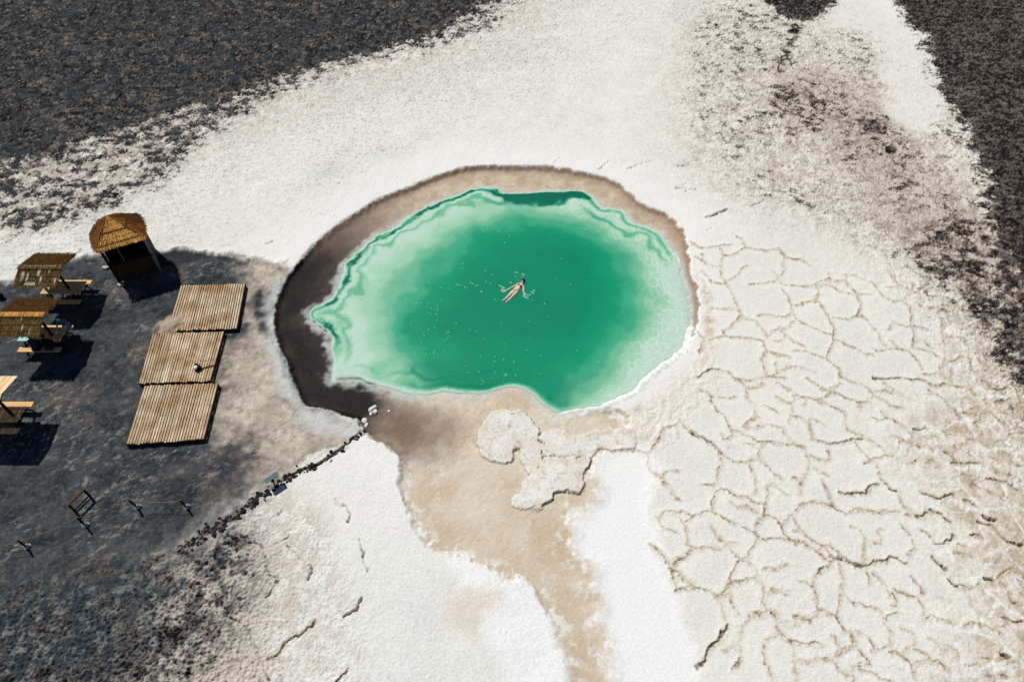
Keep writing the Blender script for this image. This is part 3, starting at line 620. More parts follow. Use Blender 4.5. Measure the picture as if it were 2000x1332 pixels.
    sc = mixc(sc, C(236, 235, 230), sstep(.55, .9, uni(fbm(X, Y, .3, 3, 1))) * sstep(-.9, 0, Z['sand']))
    brn = sstep(0, 1, 1.05 - np.hypot((X - P(760, 835)[0]) / 4.4, (Y - P(760, 835)[1]) / 2.6) + .25 * mid)
    sc = mixc(sc, C(118, 98, 84), brn * .95)
    col = mixc(col, sc, sd)
    sd2 = sstep(.35, -.35, Z['sand2']); col = mixc(col, C(222, 213, 196), sd2 * .8)
    # ---- inside the rim: shelf of sediment, then the deep bowl
    inr = sstep(.02, -.08, Z['rim'] + .10 * wc + .05 * vf)
    shore = mixc(C(208, 192, 168)[None, :] + 0 * salt, C(180, 158, 134), uni(fbm(X, Y, .5, 3, 3)) * .8)
    shore = mixc(shore, C(158, 132, 110), sstep(-.9, -.2, Z['rim']) * .6)
    leftw = sstep(-2.0, -9.0, X + .25 * (Y - 24) + .8 * big)
    shore = mixc(shore, C(96, 80, 72), leftw * .9)
    shore = mixc(shore, C(62, 50, 46), sstep(2.8, .2, Z['mud'] + .7 * mid) * .8); shore = mixc(shore, C(26, 19, 21), sstep(1.2, -.6, Z['mud'] + .6 * mid))
    shore = mixc(shore, C(238, 238, 235), sstep(.2, -.2, Z['beach']))
    shore = mixc(shore, sc, sstep(.2, -.4, Z['sand']) * (1 - sstep(.8, -.4, Z['mud'])))
    d = -Z['deep']                                   # metres inside the edge of the deep water
    wht = sstep(-.45, .02, d + .25 * wc) * (1 - .6 * sstep(10, 30, Y + 0 * X) * 0)
    shore = mixc(shore, C(196, 203, 198), wht * .75)
    shore = mixc(shore, C(236, 238, 232), sstep(-.02, .15, d))
    rz = sstep(1.5, 7, X + .2 * (Y - 22))            # right part: white bottom with painted caustic light
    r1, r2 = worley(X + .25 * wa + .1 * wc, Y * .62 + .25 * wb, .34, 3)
    caustics = sstep(.26, .0, r2 - r1 + .12 * vf) * rz * (d > 0)
    shore = mixc(shore, C(250, 252, 248), caustics * .8); shore = shore * (1 - .12 * (rz * (d > 0) * (1 - caustics)))[:, None]  # bright caustic light lines and darker gaps painted into the bed colour
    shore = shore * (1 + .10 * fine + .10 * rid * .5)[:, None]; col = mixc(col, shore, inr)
    # rim stain, brown under the crust edge
    rs = np.exp(-((Z['rim'] + .14) / .13) ** 2) * (Z['beach'] > .2) * (Z['sand'] > .3) * sstep(.0, 1.8, Z['mud'])
    col = mixc(col, C(150, 124, 102), rs * .75 * inr)
    slab = np.minimum(np.minimum(Z['s1'], Z['s2']), np.minimum(Z['s3'], Z['s4'])) + .05 * fine + .05 * vf + .04 * wd
    sl_in = sstep(.03, -.03, slab)
    slc = mixc(C(234, 233, 227)[None, :] + 0 * salt, C(222, 214, 202), uni(fbm(X, Y, .5, 4, 4)) * .8)
    slc = mixc(slc, C(214, 186, 160), np.exp(-((slab + .12) / .16) ** 2) * sstep(.4, .8, nclod) * .5)
    slc = mixc(slc, C(190, 168, 144), np.clip(apron * sstep(.4, .8, nclod), 0, 1) * .8); slc = mixc(slc, C(60, 50, 46), np.clip(groove, 0, 1) * .9)
    slc = mixc(slc, C(176, 164, 150), sstep(.75, .98, nfi) * .6)
    col = mixc(col, slc, sl_in)
    col = mixc(col, C(96, 80, 68), sstep(-.02, .02, slab) * sstep(.07, .03, slab) * .35)

    # ================= height
    z = .10 * big * sstep(1, 6, Z['rim']) + .02 * mid * sstep(0, .8, Z['rim']) + .006 * fine
    rough = np.clip(p * 1.3, 0, 1)
    gz_ = gvz * (1 - yd)
    z = z + rough * (.05 * (rid - .45) + .05 * (dn - .5) + .04 * fine + .02 * vf + .075 * cob) + gz_ * (.045 * cob + .04 * fine + .03 * vf) + .05 * dark * np.clip(p, 0, .6) * -1
    z = z + g * (1 - rough) * sstep(-.6, .8, Z['white3']) * (.03 * (rid - .5) + .035 * fine + .035 * cob) - .03 * pit * spz
    z = z + pb * (1 - yd) * (.010 * fine + .012 * vf + .014 * cob)
    tl = sstep(9, 2, Z['d1']) * (1 - rough); z = z + tl * (.03 * fine + .02 * vf)
    z = z + cr * (.02 * fine + .015 * cob)
    z = z + (1 - sstep(.3, -.3, Z['white'])) * .006 * vf
    hr = np.where(cs > 4.5, .003, .008 + .009 * st)
    z = z + hr * ridge * (.35 + .65 * brk) * (1 + .8 * fine + .8 * vf) + .004 * apron * nclod - .20 * groove * np.select([cs > 3.5, cs > 2.5], [1.2, .7], .35)
    z = z + sstep(.5, -.4, Z['pink']) * (.03 * fine + .02 * rid)
    z = z * (1 - yd) + yd * (-.03 + .012 * mid + .016 * fine + .014 * vf + .36 * mound)
    # rubble lip along the lower and upper edge of the yard
    lip = np.exp(-((Z['yard'] - .05) / .22) ** 2) * (Z['rim'] > .6); z = z + lip * .10 * nclod * (1 - .0 * yd)
    # channel lies lower than the crust, climbing slowly away from the pool
    chz = -.20 + .012 * mid + .006 * fine + .06 * sstep(14.5, 9.0, Y)
    chz = np.where(X > 2.2 + 0 * Y, np.maximum(chz, -.15), chz) - .012
    chz = chz + .06 * sstep(16.0, 13.2, Y)
    z = z * (1 - sd) + sd * chz
    wsm = sstep(.5, -.6, Z['white']); z = z * (1 - wsm * (1 - sd)) + wsm * (1 - sd) * (-.09 + .01 * mid)
    # pool
    shz = WATER_Z - .05 - .05 * sstep(0, -1.4, Z['rim']) + .015 * mid + .008 * fine
    shz = np.where(Z['sand'] < .2, np.maximum(shz, chz), shz)
    bz = WATER_Z + .03 + .10 * sstep(.2, -.3, Z['beach']) * sstep(.1, -.8, d) - .16 * sstep(.0, .7, d)
    shz = shz * (1 - sstep(.3, -.3, Z['beach'])) + sstep(.3, -.3, Z['beach']) * bz
    wall = sstep(.10, -.34, Z['rim'] + .05 * fine); grad = sstep(.25, -1.3, Z['rim'])
    bch = sstep(.6, -.2, Z['beach'])
    w = wall * (1 - bch) + grad * bch
    z = z * (1 - w) + w * shz
    # deep bowl with narrow terraces on its upper and left sides
    core = ZP['core'](X + .9 * wa, Y + .9 * wb)
    leftness = sstep(2.5, -1.0, X - .1 * (Y - 24)) * sstep(19.5, 21.5, Y + .35 * (X + 9))
    topness = sstep(26.5, 28.5, Y) * sstep(5.4, 2.0, X + .5 * mid) * sstep(-1.8, 1.0, X + .4 * mid)
    topr = sstep(25.5, 27.5, Y) * sstep(3.6, 4.6, X) * sstep(9.3, 8.0, X)
    s = d + .10 * wc + .12 * wa + .05 * fine
    dd = .26 * sstep(-.05, .5, d) + .62 * sstep(.2, 4.5, d + .5 * wa)                 # how much water one looks through
    jag = .75 + .5 * fbm(X, Y, 1.2, 2, 2)
    t1 = np.exp(-((s - .42 * jag) / .17) ** 2); t2 = np.exp(-((s - .95 * jag) / .13) ** 2); t3 = np.exp(-((s - 1.32 * jag) / .22) ** 2)
    dd = dd + leftness * (1.9 * t1 * sstep(.0, .2, d) * (.6 + .4 * sstep(-.35, .2, fbm(X, Y, .9, 3, 1))) - .12 * t2 + .7 * t3)
    dd = dd + 2.0 * sstep(.05, .35, topness) * (sstep(.0, .25, d) * sstep(.35 + 1.15 * topness, .0 + .6 * topness, s + .5 * mid)) + topr * (.9 * t1 * sstep(0, .2, d) + .7 * t3)
    cored = sstep(4.7, -1.1, core + .5 * big)
    opt = (dd + 2.4 * cored ** 1.3 * sstep(-.1, .5, d)) * sstep(-.25, .12, d)
    bed = .12 * sstep(-.1, .5, d) + .45 * sstep(.2, 2.4, d) + .9 * cored * sstep(.3, 2.5, d) + .22 * (leftness + topness) * sstep(.05, .5, d)
    z = z - bed * (Z['rim'] < 0)
    rip = fbm(X * 1.0 + Y * .7, (Y * .8 - X * .6) * 2.6, .34, 3, 2, .6)
    z = z + .016 * rip * np.clip(inr + sd * .7, 0, 1) * sstep(1.2, -.2, d)
    # the loose slabs of crust standing proud of the sand
    z = z * (1 - sl_in) + sl_in * (-.075 + .07 * (Z['s3'] < .06) * sstep(P(1020, 960)[0], P(1090, 940)[0], X) + .08 * sstep(4.2, 5.2, X) + .015 * mid + .008 * fine + .006 * vf + .02 * ridge - .16 * groove)
    wet = np.clip(sd * .5 + inr, 0, 1)
    return z, np.clip(col, .004, .92), Z, wet, dict(d=d, core=cored, caustics=caustics, opt=opt, mud=sstep(1.0, -.3, Z['mud']), rz=rz, slab=slab, dark=p, cr=cr)

# ------------------------------------------------------------------ materials
def newmat(name):
    m = bpy.data.materials.new(name); m.use_nodes = True
    nt = m.node_tree; b = nt.nodes['Principled BSDF']; return m, nt, b
def N(nt, t, **kw):
    n = nt.nodes.new(t)
    for k, v in kw.items():
        if k in n.inputs: n.inputs[k].default_value = v
        else: setattr(n, k, v)
    return n
def ground_mat():
    m, nt, b = newmat('ground_crust')
    at = N(nt, 'ShaderNodeAttribute', attribute_name='tint')
    tc = N(nt, 'ShaderNodeTexCoord')
    n1 = N(nt, 'ShaderNodeTexNoise'); n1.inputs['Scale'].default_value = 11; n1.inputs['Detail'].default_value = 8; n1.inputs['Roughness'].default_value = .85
    nt.links.new(tc.outputs['Object'], n1.inputs['Vector'])
    mr = N(nt, 'ShaderNodeMapRange'); mr.inputs[1].default_value = .3; mr.inputs[2].default_value = .7; mr.inputs[3].default_value = .74; mr.inputs[4].default_value = 1.16
    nt.links.new(n1.outputs[0], mr.inputs[0])
    mx = N(nt, 'ShaderNodeMix', data_type='RGBA', blend_type='MULTIPLY'); mx.inputs[0].default_value = 1
    nt.links.new(at.outputs['Color'], mx.inputs[6]); nt.links.new(mr.outputs[0], mx.inputs[7])
    nt.links.new(mx.outputs[2], b.inputs['Base Color'])
    wt = N(nt, 'ShaderNodeAttribute', attribute_name='wet')
    rr = N(nt, 'ShaderNodeMapRange'); rr.inputs[3].default_value = .95; rr.inputs[4].default_value = .55
    nt.links.new(wt.outputs['Fac'], rr.inputs[0]); nt.links.new(rr.outputs[0], b.inputs['Roughness'])
    b.inputs['Specular IOR Level'].default_value = .05
    n2 = N(nt, 'ShaderNodeTexNoise'); n2.inputs['Scale'].default_value = 22; n2.inputs['Detail'].default_value = 8; n2.inputs['Roughness'].default_value = .75
    nt.links.new(tc.outputs['Object'], n2.inputs['Vector'])
    bp = N(nt, 'ShaderNodeBump'); bp.inputs['Distance'].default_value = .02; bp.inputs['Strength'].default_value = .5
    nt.links.new(n2.outputs[0], bp.inputs['Height']); nt.links.new(bp.outputs[0], b.inputs['Normal'])
    return m
def flat(name, c, rough=.8, spec=.2, noise=.25, scale=20, c2=None, bump=0, metal=0, stretch=None, rnd=0):
    m, nt, b = newmat(name)
    tc = N(nt, 'ShaderNodeTexCoord'); gm = N(nt, 'ShaderNodeNewGeometry')
    mp = N(nt, 'ShaderNodeMapping'); nt.links.new(gm.outputs['Position'], mp.inputs[0])
    if stretch: mp.inputs['Scale'].default_value = stretch
    n1 = N(nt, 'ShaderNodeTexNoise'); n1.inputs['Scale'].default_value = scale; n1.inputs['Detail'].default_value = 5; n1.inputs['Roughness'].default_value = .65
    nt.links.new(mp.outputs[0], n1.inputs['Vector'])
    mr = N(nt, 'ShaderNodeMapRange'); mr.inputs[1].default_value = .3; mr.inputs[2].default_value = .7
    nt.links.new(n1.outputs[0], mr.inputs[0])
    A = lin(c); B = lin(c2) if c2 else [x * (1 - noise) for x in A]
    mx = N(nt, 'ShaderNodeMix', data_type='RGBA'); mx.inputs[6].default_value = (*A, 1); mx.inputs[7].default_value = (*B, 1)
    nt.links.new(mr.outputs[0], mx.inputs[0]); out = mx.outputs[2]
    if rnd:
        oi = N(nt, 'ShaderNodeObjectInfo'); r2 = N(nt, 'ShaderNodeMapRange'); r2.inputs[3].default_value = 1 - rnd; r2.inputs[4].default_value = 1 + rnd
        nt.links.new(oi.outputs['Random'], r2.inputs[0])
        m2 = N(nt, 'ShaderNodeMix', data_type='RGBA', blend_type='MULTIPLY'); m2.inputs[0].default_value = 1
        nt.links.new(out, m2.inputs[6]); nt.links.new(r2.outputs[0], m2.inputs[7]); out = m2.outputs[2]
    nt.links.new(out, b.inputs['Base Color'])
    b.inputs['Roughness'].default_value = rough; b.inputs['Specular IOR Level'].default_value = spec; b.inputs['Metallic'].default_value = metal
    if bump:
        bp = N(nt, 'ShaderNodeBump'); bp.inputs['Distance'].default_value = bump; bp.inputs['Strength'].default_value = .8
        nt.links.new(n1.outputs[0], bp.inputs['Height']); nt.links.new(bp.outputs[0], b.inputs['Normal'])
    return m
def water_mat():
    m, nt, b = newmat('pool_water')
    at = N(nt, 'ShaderNodeAttribute', attribute_name='milk'); op = N(nt, 'ShaderNodeAttribute', attribute_name='cloudy')
    tc = N(nt, 'ShaderNodeTexCoord'); mp = N(nt, 'ShaderNodeMapping'); mp.inputs['Rotation'].default_value = (0, 0, .5); mp.inputs['Scale'].default_value = (1, 1.7, 1)
    nt.links.new(tc.outputs['Object'], mp.inputs[0])
    n = N(nt, 'ShaderNodeTexNoise'); n.inputs['Scale'].default_value = 4.6; n.inputs['Detail'].default_value = 5; n.inputs['Roughness'].default_value = .68
    nt.links.new(mp.outputs[0], n.inputs['Vector'])
    bp = N(nt, 'ShaderNodeBump'); bp.inputs['Distance'].default_value = .07; bp.inputs['Strength'].default_value = .8
    nt.links.new(n.outputs[0], bp.inputs['Height']); nt.links.new(bp.outputs[0], b.inputs['Normal'])
    nt.links.new(at.outputs['Color'], b.inputs['Base Color'])
    b.inputs['Roughness'].default_value = .14; b.inputs['Specular IOR Level'].default_value = .16; b.inputs['IOR'].default_value = 1.33
    tr = N(nt, 'ShaderNodeBsdfTransparent'); mx = N(nt, 'ShaderNodeMixShader')
    ab = N(nt, 'ShaderNodeAttribute', attribute_name='absorb'); nt.links.new(ab.outputs['Color'], tr.inputs[0])
    nt.links.new(op.outputs['Fac'], mx.inputs[0]); nt.links.new(tr.outputs[0], mx.inputs[1]); nt.links.new(b.outputs[0], mx.inputs[2])
    nt.links.new(mx.outputs[0], nt.nodes['Material Output'].inputs['Surface'])
    return m

M_GROUND = ground_mat(); M_WATER = water_mat()

# ------------------------------------------------------------------ mesh helpers
def link(name, me, parent=None):
    o = bpy.data.objects.new(name, me); COL.objects.link(o)
    if parent is not None: o.parent = parent
    return o
def tag(o, label=None, cat=None, group=None, kind=None):
    if label: o['label'] = label
    if cat: o['category'] = cat
    if group: o['group'] = group
    if kind: o['kind'] = kind
    return o
def grid_object(name, V, F, attrs, mat, smooth=True):
    me = bpy.data.meshes.new(name); me.vertices.add(len(V)); me.vertices.foreach_set('co', V.astype(np.float32).ravel())
    k = F.shape[1]
    me.loops.add(F.size); me.loops.foreach_set('vertex_index', F.astype(np.int32).ravel())
    me.polygons.add(len(F)); me.polygons.foreach_set('loop_start', np.arange(0, F.size, k, dtype=np.int32))
    me.polygons.foreach_set('use_smooth', np.full(len(F), smooth))
    me.update(calc_edges=True)
    for an, arr in attrs.items():
        if arr.ndim == 2:
            a = me.attributes.new(an, 'FLOAT_COLOR', 'POINT')
            a.data.foreach_set('color', np.concatenate([arr, np.ones((len(arr), 1), np.float32)], 1).astype(np.float32).ravel())
        else:
            a = me.attributes.new(an, 'FLOAT', 'POINT'); a.data.foreach_set('value', arr.astype(np.float32).ravel())
    me.materials.append(mat)
    return link(name, me)

# ------------------------------------------------------------------ ground sheet: finer where it is near, carried on far out
def far_ext(a, n, r=1.35, step=None):
    out = []; s = step
    for i in range(n): s *= r; a = a + s; out.append(a)
    return out
NC, NR = 1290, 900
near, far = 4.6, 62.0                    # metres of Y covered finely
q = np.linspace(0, 1, NR)
kk = 26.0                                 # rows spread in proportion to distance
Yr = 1.0 / ((1 / (near + kk)) * (1 - q) + (1 / (far + kk)) * q) - kk
dy0 = Yr[1] - Yr[0]; dy1 = Yr[-1] - Yr[-2]
Yr = np.array(list(reversed([Yr[0] - v for v in far_ext(0, 26, 1.22, dy0)])) + list(Yr) + far_ext(Yr[-1], 34, 1.28, dy1))
Sr = np.linspace(-1, 1, NC); ds = Sr[1] - Sr[0]
ext = far_ext(1.0, 40, 1.10, ds); ext += far_ext(ext[-1], 14, 1.6, ext[-1] - ext[-2])
Sr = np.array([-e for e in reversed(ext)] + list(Sr) + ext)
hw = 0.4520 * np.clip(Yr, 0, 75) + 16.4
GX = Sr[None, :] * hw[:, None]; GY = np.repeat(Yr[:, None], len(Sr), 1)
nr, nc = GX.shape
fx, fy = GX.ravel(), GY.ravel()
zz = np.empty(fx.size, np.float32); cc = np.empty((fx.size, 3), np.float32); ww = np.empty(fx.size, np.float32)
lab = np.zeros(fx.size, np.int8)
CH = 260000
for i in range(0, fx.size, CH):
    z_, c_, Z_, w_, e_ = terrain(fx[i:i + CH], fy[i:i + CH])
    zz[i:i + CH] = z_; cc[i:i + CH] = c_; ww[i:i + CH] = w_
    l = np.zeros(len(z_), np.int8)
    l[e_['cr'] > 9] = 0
    X_, Y_ = fx[i:i + CH], fy[i:i + CH]
    crust = (ZP['rim'](X_, Y_) > .0) & (X_ > 4.5) & (ZP['white'](X_, Y_) > 0) & (ZP['grey'](X_, Y_) > .5) & (Y_ < 29.5) & (X_ > 4.2)
    l[crust] = 1
    dk = np.minimum(np.minimum(Z_['d1'], Z_['d2']), Z_['d3']); l[(dk < .4)] = 2
    l[(Z_['gravel'] < 0) & (X_ - .6 * (Y_ - 8) < -8.2)] = 2
    l[Z_['yard'] < 0] = 3
    l[(Z_['sand'] < 0) & (Z_['yard'] > 0)] = 4
    l[(Z_['rim'] < 0) & ~((Z_['sand'] < 0) & (Y_ < 17.6))] = 5
    for k, nm in enumerate(('s1', 's2', 's3', 's4')): l[Z_[nm] < 0] = 6 + k
    lab[i:i + CH] = l
idx = np.arange(nr * nc).reshape(nr, nc)
F = np.stack([idx[:-1, :-1], idx[:-1, 1:], idx[1:, 1:], idx[1:, :-1]], -1).reshape(-1, 4)
fl = np.stack([lab[F[:, j]] for j in range(4)], 1).max(1)
GV = np.stack([fx, fy, zz], 1)
LABS = [('salt_flat', None), ('cracked_salt_crust', None), ('dark_gravel_plain', None), ('dirt_yard', None), ('sand_channel', None), ('pool_bed', None),
        ('salt_slab', 'pale domed slab of salt crust at the left tip, beside the pool shore'),
        ('salt_slab', 'long pale salt slab between the pool shore and the lowest slab'),
        ('salt_slab', 'lowest pale salt slab with a dark undercut edge above the tan sand'),
        ('salt_slab', 'small broken chip of white salt below the lowest slab')]
for k, (nm, lb) in enumerate(LABS):
    Fk = F[fl == k]
    if not len(Fk): continue
    used = np.zeros(len(GV), bool); used[Fk.ravel()] = True
    mp_ = np.cumsum(used) - 1
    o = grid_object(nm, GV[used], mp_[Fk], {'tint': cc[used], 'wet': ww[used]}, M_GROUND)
    if lb: tag(o, lb, 'salt slab', 'slabs of salt crust below the pool')
    else: tag(o, kind='structure')

def ground_z(x, y):
    return float(terrain(np.array([x, x]), np.array([y, y]))[0][0])

# ------------------------------------------------------------------ water
x_0, x_1 = P(520, 620)[0] - .3, P(1380, 600)[0] + .3
y_0, y_1 = 14.0, 35.0
gx = np.arange(x_0, x_1, .045); gy = np.arange(y_0, y_1, .045)
WX, WY = np.meshgrid(gx, gy); wx, wy = WX.ravel(), WY.ravel()
bz, bc, BZ, bw, be_ = terrain(wx, wy)
depth = be_['opt']; bdep = np.clip(WATER_Z - bz, 0, 5)
mk = lambda a: np.array(lin(a), np.float32)[None, :]
stops = [(0, (214, 224, 212)), (.30, (190, 220, 200)), (.60, (158, 206, 178)), (1.0, (112, 186, 150)), (1.5, (64, 168, 130)), (2.1, (14, 150, 110)), (2.7, (0, 141, 103)), (3.4, (0, 132, 98))]
wd_ = depth + .12 * fbm(wx, wy, 1.7, 3, 1) * sstep(.2, .6, depth) + .30 * fbm(wx * .6, wy * 1.4, 3.2, 4, 4) * sstep(.4, 1.0, depth) + .05 * fbm(wx, wy * 1.6, .25, 3, 2) * sstep(.2, .6, depth) - .26 * be_['caustics'] * sstep(1.3, .5, depth) * sstep(.05, .3, depth)  # last term paints the caustic light lines into the water colour
wc_ = np.zeros((len(wx), 3), np.float32) + mk(stops[0][1])
for (a, ca), (b_, cb) in zip(stops[:-1], stops[1:]):
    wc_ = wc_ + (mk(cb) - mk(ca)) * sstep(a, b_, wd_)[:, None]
# the water in the narrow trenches against the bank is darker teal
tr_ = sstep(.9, 1.9, depth) * sstep(2.2, 1.4, be_['d']) * (1 - be_['core'])
wc_ = wc_ + (mk((10, 98, 84)) - wc_) * (tr_ * .9)[:, None]
opa = np.clip(1 - np.exp(-np.clip(depth - .03, 0, 9) * 12.0), 0, 1) * sstep(0.0, .03, bdep)
opa = np.maximum(.015, opa * 1.0)
absb = np.exp(-np.clip(depth, 0, 1.2)[:, None] * np.array([[.75, .10, .34]])).astype(np.float32) * (1 - .0 * bdep[:, None])
n_r, n_c = WX.shape; idx = np.arange(n_r * n_c).reshape(n_r, n_c)
F = np.stack([idx[:-1, :-1], idx[:-1, 1:], idx[1:, 1:], idx[1:, :-1]], -1).reshape(-1, 4)
ok = (bz < WATER_Z + .06) & (BZ['rim'] < .1) & (wy > 15.2)
keep = ok[F].any(1); F = F[keep]
used = np.zeros(len(wx), bool); used[F.ravel()] = True; mp_ = np.cumsum(used) - 1
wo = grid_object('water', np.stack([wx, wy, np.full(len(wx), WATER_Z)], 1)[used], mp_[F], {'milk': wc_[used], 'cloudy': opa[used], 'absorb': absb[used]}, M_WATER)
tag(wo, kind='structure')

# ------------------------------------------------------------------ small mesh builder
class MB:
    def __init__(s): s.v = []; s.f = []
    def add(s, V, F):
        n = len(s.v); s.v += [tuple(v) for v in V]; s.f += [tuple(n + i for i in f) for f in F]; return s
    def hexa(s, b, t):                       # four bottom corners, four top corners
        return s.add(list(b) + list(t), [(3, 2, 1, 0), (4, 5, 6, 7), (0, 1, 5, 4), (1, 2, 6, 5), (2, 3, 7, 6), (3, 0, 4, 7)])
    def box(s, c, d, rz=0.0, rx=0.0):
        cx, sx = math.cos(rz), math.sin(rz); V = []
        for k in (-.5, .5):
            for i, j in ((-.5, -.5), (.5, -.5), (.5, .5), (-.5, .5)):
                x, y, z = i * d[0], j * d[1], k * d[2]
                y, z = y * math.cos(rx) - z * math.sin(rx), y * math.sin(rx) + z * math.cos(rx)
                V.append((c[0] + x * cx - y * sx, c[1] + x * sx + y * cx, c[2] + z))
        return s.hexa(V[:4], V[4:])
    def bar(s, a, b, w, h=None, n=4):
        a = Vector(a); b = Vector(b); d = (b - a).normalized(); h = h or w
        up = Vector((0, 0, 1)) if abs(d.z) < .9 else Vector((0, 1, 0))
        u = d.cross(up).normalized(); v = u.cross(d).normalized(); V = []
        for p in (a, b):
            for k in range(n):
                an = 2 * math.pi * (k + .5) / n; r = .7071 if n == 4 else .5
                V.append(p + u * math.cos(an) * w * r + v * math.sin(an) * h * r)
        F = [tuple(range(n))[::-1], tuple(range(n, 2 * n))] + [(k, (k + 1) % n, n + (k + 1) % n, n + k) for k in range(n)]
        return s.add(V, F)
    def path(s, pts, r, n=6):
        pts = [Vector(p) for p in pts]; V = []; F = []
        for i, p in enumerate(pts):
            d = (pts[min(i + 1, len(pts) - 1)] - pts[max(i - 1, 0)]).normalized()
            up = Vector((0, 0, 1)) if abs(d.z) < .9 else Vector((0, 1, 0))
            u = d.cross(up).normalized(); v = u.cross(d)
            rr = r[i] if isinstance(r, (list, tuple)) else r
            for k in range(n): V.append(p + (u * math.cos(2 * math.pi * k / n) + v * math.sin(2 * math.pi * k / n)) * rr)
        for i in range(len(pts) - 1):
            for k in range(n): F.append((i * n + k, i * n + (k + 1) % n, (i + 1) * n + (k + 1) % n, (i + 1) * n + k))
        F += [tuple(range(n))[::-1], tuple((len(pts) - 1) * n + k for k in range(n))]
        return s.add(V, F)
    def build(s, name, mat, parent=None, smooth=False, loc=None):
        me = bpy.data.meshes.new(name); V = s.v
        if loc: V = [(x - loc[0], y - loc[1], z - loc[2]) for x, y, z in V]
        me.from_pydata(V, [], s.f); me.materials.append(mat); me.update()
        if smooth: me.polygons.foreach_set('use_smooth', [True] * len(me.polygons))
        o = link(name, me, parent)
        if loc: o.location = loc
        return o
def empty(name, loc, label, cat, group=None):
    o = bpy.data.objects.new(name, None); COL.objects.link(o); o.location = loc; o.empty_display_size = .2
    tag(o, label, cat, group); bpy.context.view_layer.update(); return o
def put(mb, name, mat, root, smooth=False):
    """world-space geometry becomes a child of root"""
    L = root.location
    o = mb.build(name, mat, root, smooth, None)
    me = o.data
    for v in me.vertices: v.co -= L
    return o

M_SLAT = flat('weathered_slat', (224, 206, 176), c2=(162, 122, 78), scale=1.3, rough=.85, spec=.1, rnd=.17, bump=.003)
M_SLAT_D = flat('slat_frame', (60, 42, 30), scale=3, rough=.9, spec=.1)
M_PINE = flat('fresh_pine', (232, 192, 138), c2=(204, 158, 104), scale=2.2, stretch=(1, 9, 9), rough=.7, spec=.2, rnd=.06)
M_PINEPALE = flat('pale_board', (244, 226, 192), c2=(226, 178, 112), scale=1.6, stretch=(5, 1, 5), rough=.75, spec=.15, rnd=.08)
M_POST = flat('dark_post', (48, 32, 26), scale=8, rough=.85, spec=.1)
M_POSTTOP = flat('brown_post', (108, 76, 50), c2=(78, 54, 38), scale=8, rough=.85, spec=.1)
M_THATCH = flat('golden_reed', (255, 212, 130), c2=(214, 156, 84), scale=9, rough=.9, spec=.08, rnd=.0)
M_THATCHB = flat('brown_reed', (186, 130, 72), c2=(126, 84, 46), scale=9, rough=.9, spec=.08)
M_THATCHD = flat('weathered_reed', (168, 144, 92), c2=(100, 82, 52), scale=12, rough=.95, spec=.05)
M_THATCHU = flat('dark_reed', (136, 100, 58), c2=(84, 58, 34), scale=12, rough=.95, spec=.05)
M_SALTED = flat('salt_crusted_reed', (236, 234, 220), c2=(190, 184, 160), scale=14, rough=.9, spec=.1)
M_BIND = flat('binding_cane', (96, 66, 36), scale=9, rough=.9, spec=.05)
M_WALL = flat('brown_plank', (74, 54, 42), c2=(54, 38, 30), scale=5, stretch=(1, 1, .3), rough=.85, spec=.1, rnd=.1)
M_STEEL = flat('blue_grey_post', (96, 118, 128), scale=6, rough=.6, spec=.3)
M_TEAL = flat('teal_panel', (74, 108, 112), c2=(52, 84, 90), scale=6, rough=.55, spec=.35)
M_ROPE = flat('sisal_rope', (168, 142, 106), scale=30, rough=.95, spec=.05)
M_STONE = flat('pale_footing', (206, 200, 188), c2=(160, 152, 142), scale=14, rough=.95, spec=.05, bump=.01)
M_DROCK = flat('dark_clod', (58, 54, 56), c2=(30, 28, 32), scale=14, rough=.95, spec=.1, bump=.02, rnd=.35)
M_BROCK = flat('brown_clod', (140, 124, 110), c2=(78, 68, 62), scale=14, rough=.95, spec=.08, bump=.02, rnd=.3)
M_WROCK = flat('white_salt', (240, 240, 236), c2=(205, 200, 192), scale=10, rough=.9, spec=.15, bump=.01)
M_SKIN = flat('skin', (238, 208, 180), c2=(226, 186, 158), scale=9, rough=.55, spec=.35)
M_HAIR = flat('black_hair', (24, 18, 18), scale=30, rough=.5, spec=.3)
M_BIKINI = flat('black_swimwear', (26, 28, 36), scale=30, rough=.6, spec=.2)
M_BIKINIL = flat('patterned_swimwear', (190, 186, 190), c2=(70, 96, 96), scale=60, rough=.6, spec=.2)
M_NAVY = flat('navy_cloth', (44, 54, 84), c2=(30, 38, 62), scale=10, rough=.9, spec=.1)
M_DARKCL = flat('black_cloth', (34, 30, 38), scale=10, rough=.9, spec=.1)
M_JEAN = flat('blue_jeans', (92, 116, 150), c2=(66, 88, 120), scale=14, rough=.9, spec=.1)
M_CYAN = flat('pale_cyan_cloth', (172, 226, 220), c2=(150, 208, 204), scale=8, rough=.85, spec=.1)
M_WHITE = flat('white_plastic', (232, 232, 232), noise=.05, rough=.4, spec=.4)
M_FOAM_GLINT = flat('foam_glint', (236, 252, 246), c2=(180, 232, 214), scale=30, rough=.35, spec=.5)
M_MAROON = flat('maroon_cloth', (70, 24, 34), c2=(44, 14, 24), scale=12, rough=.9, spec=.1)

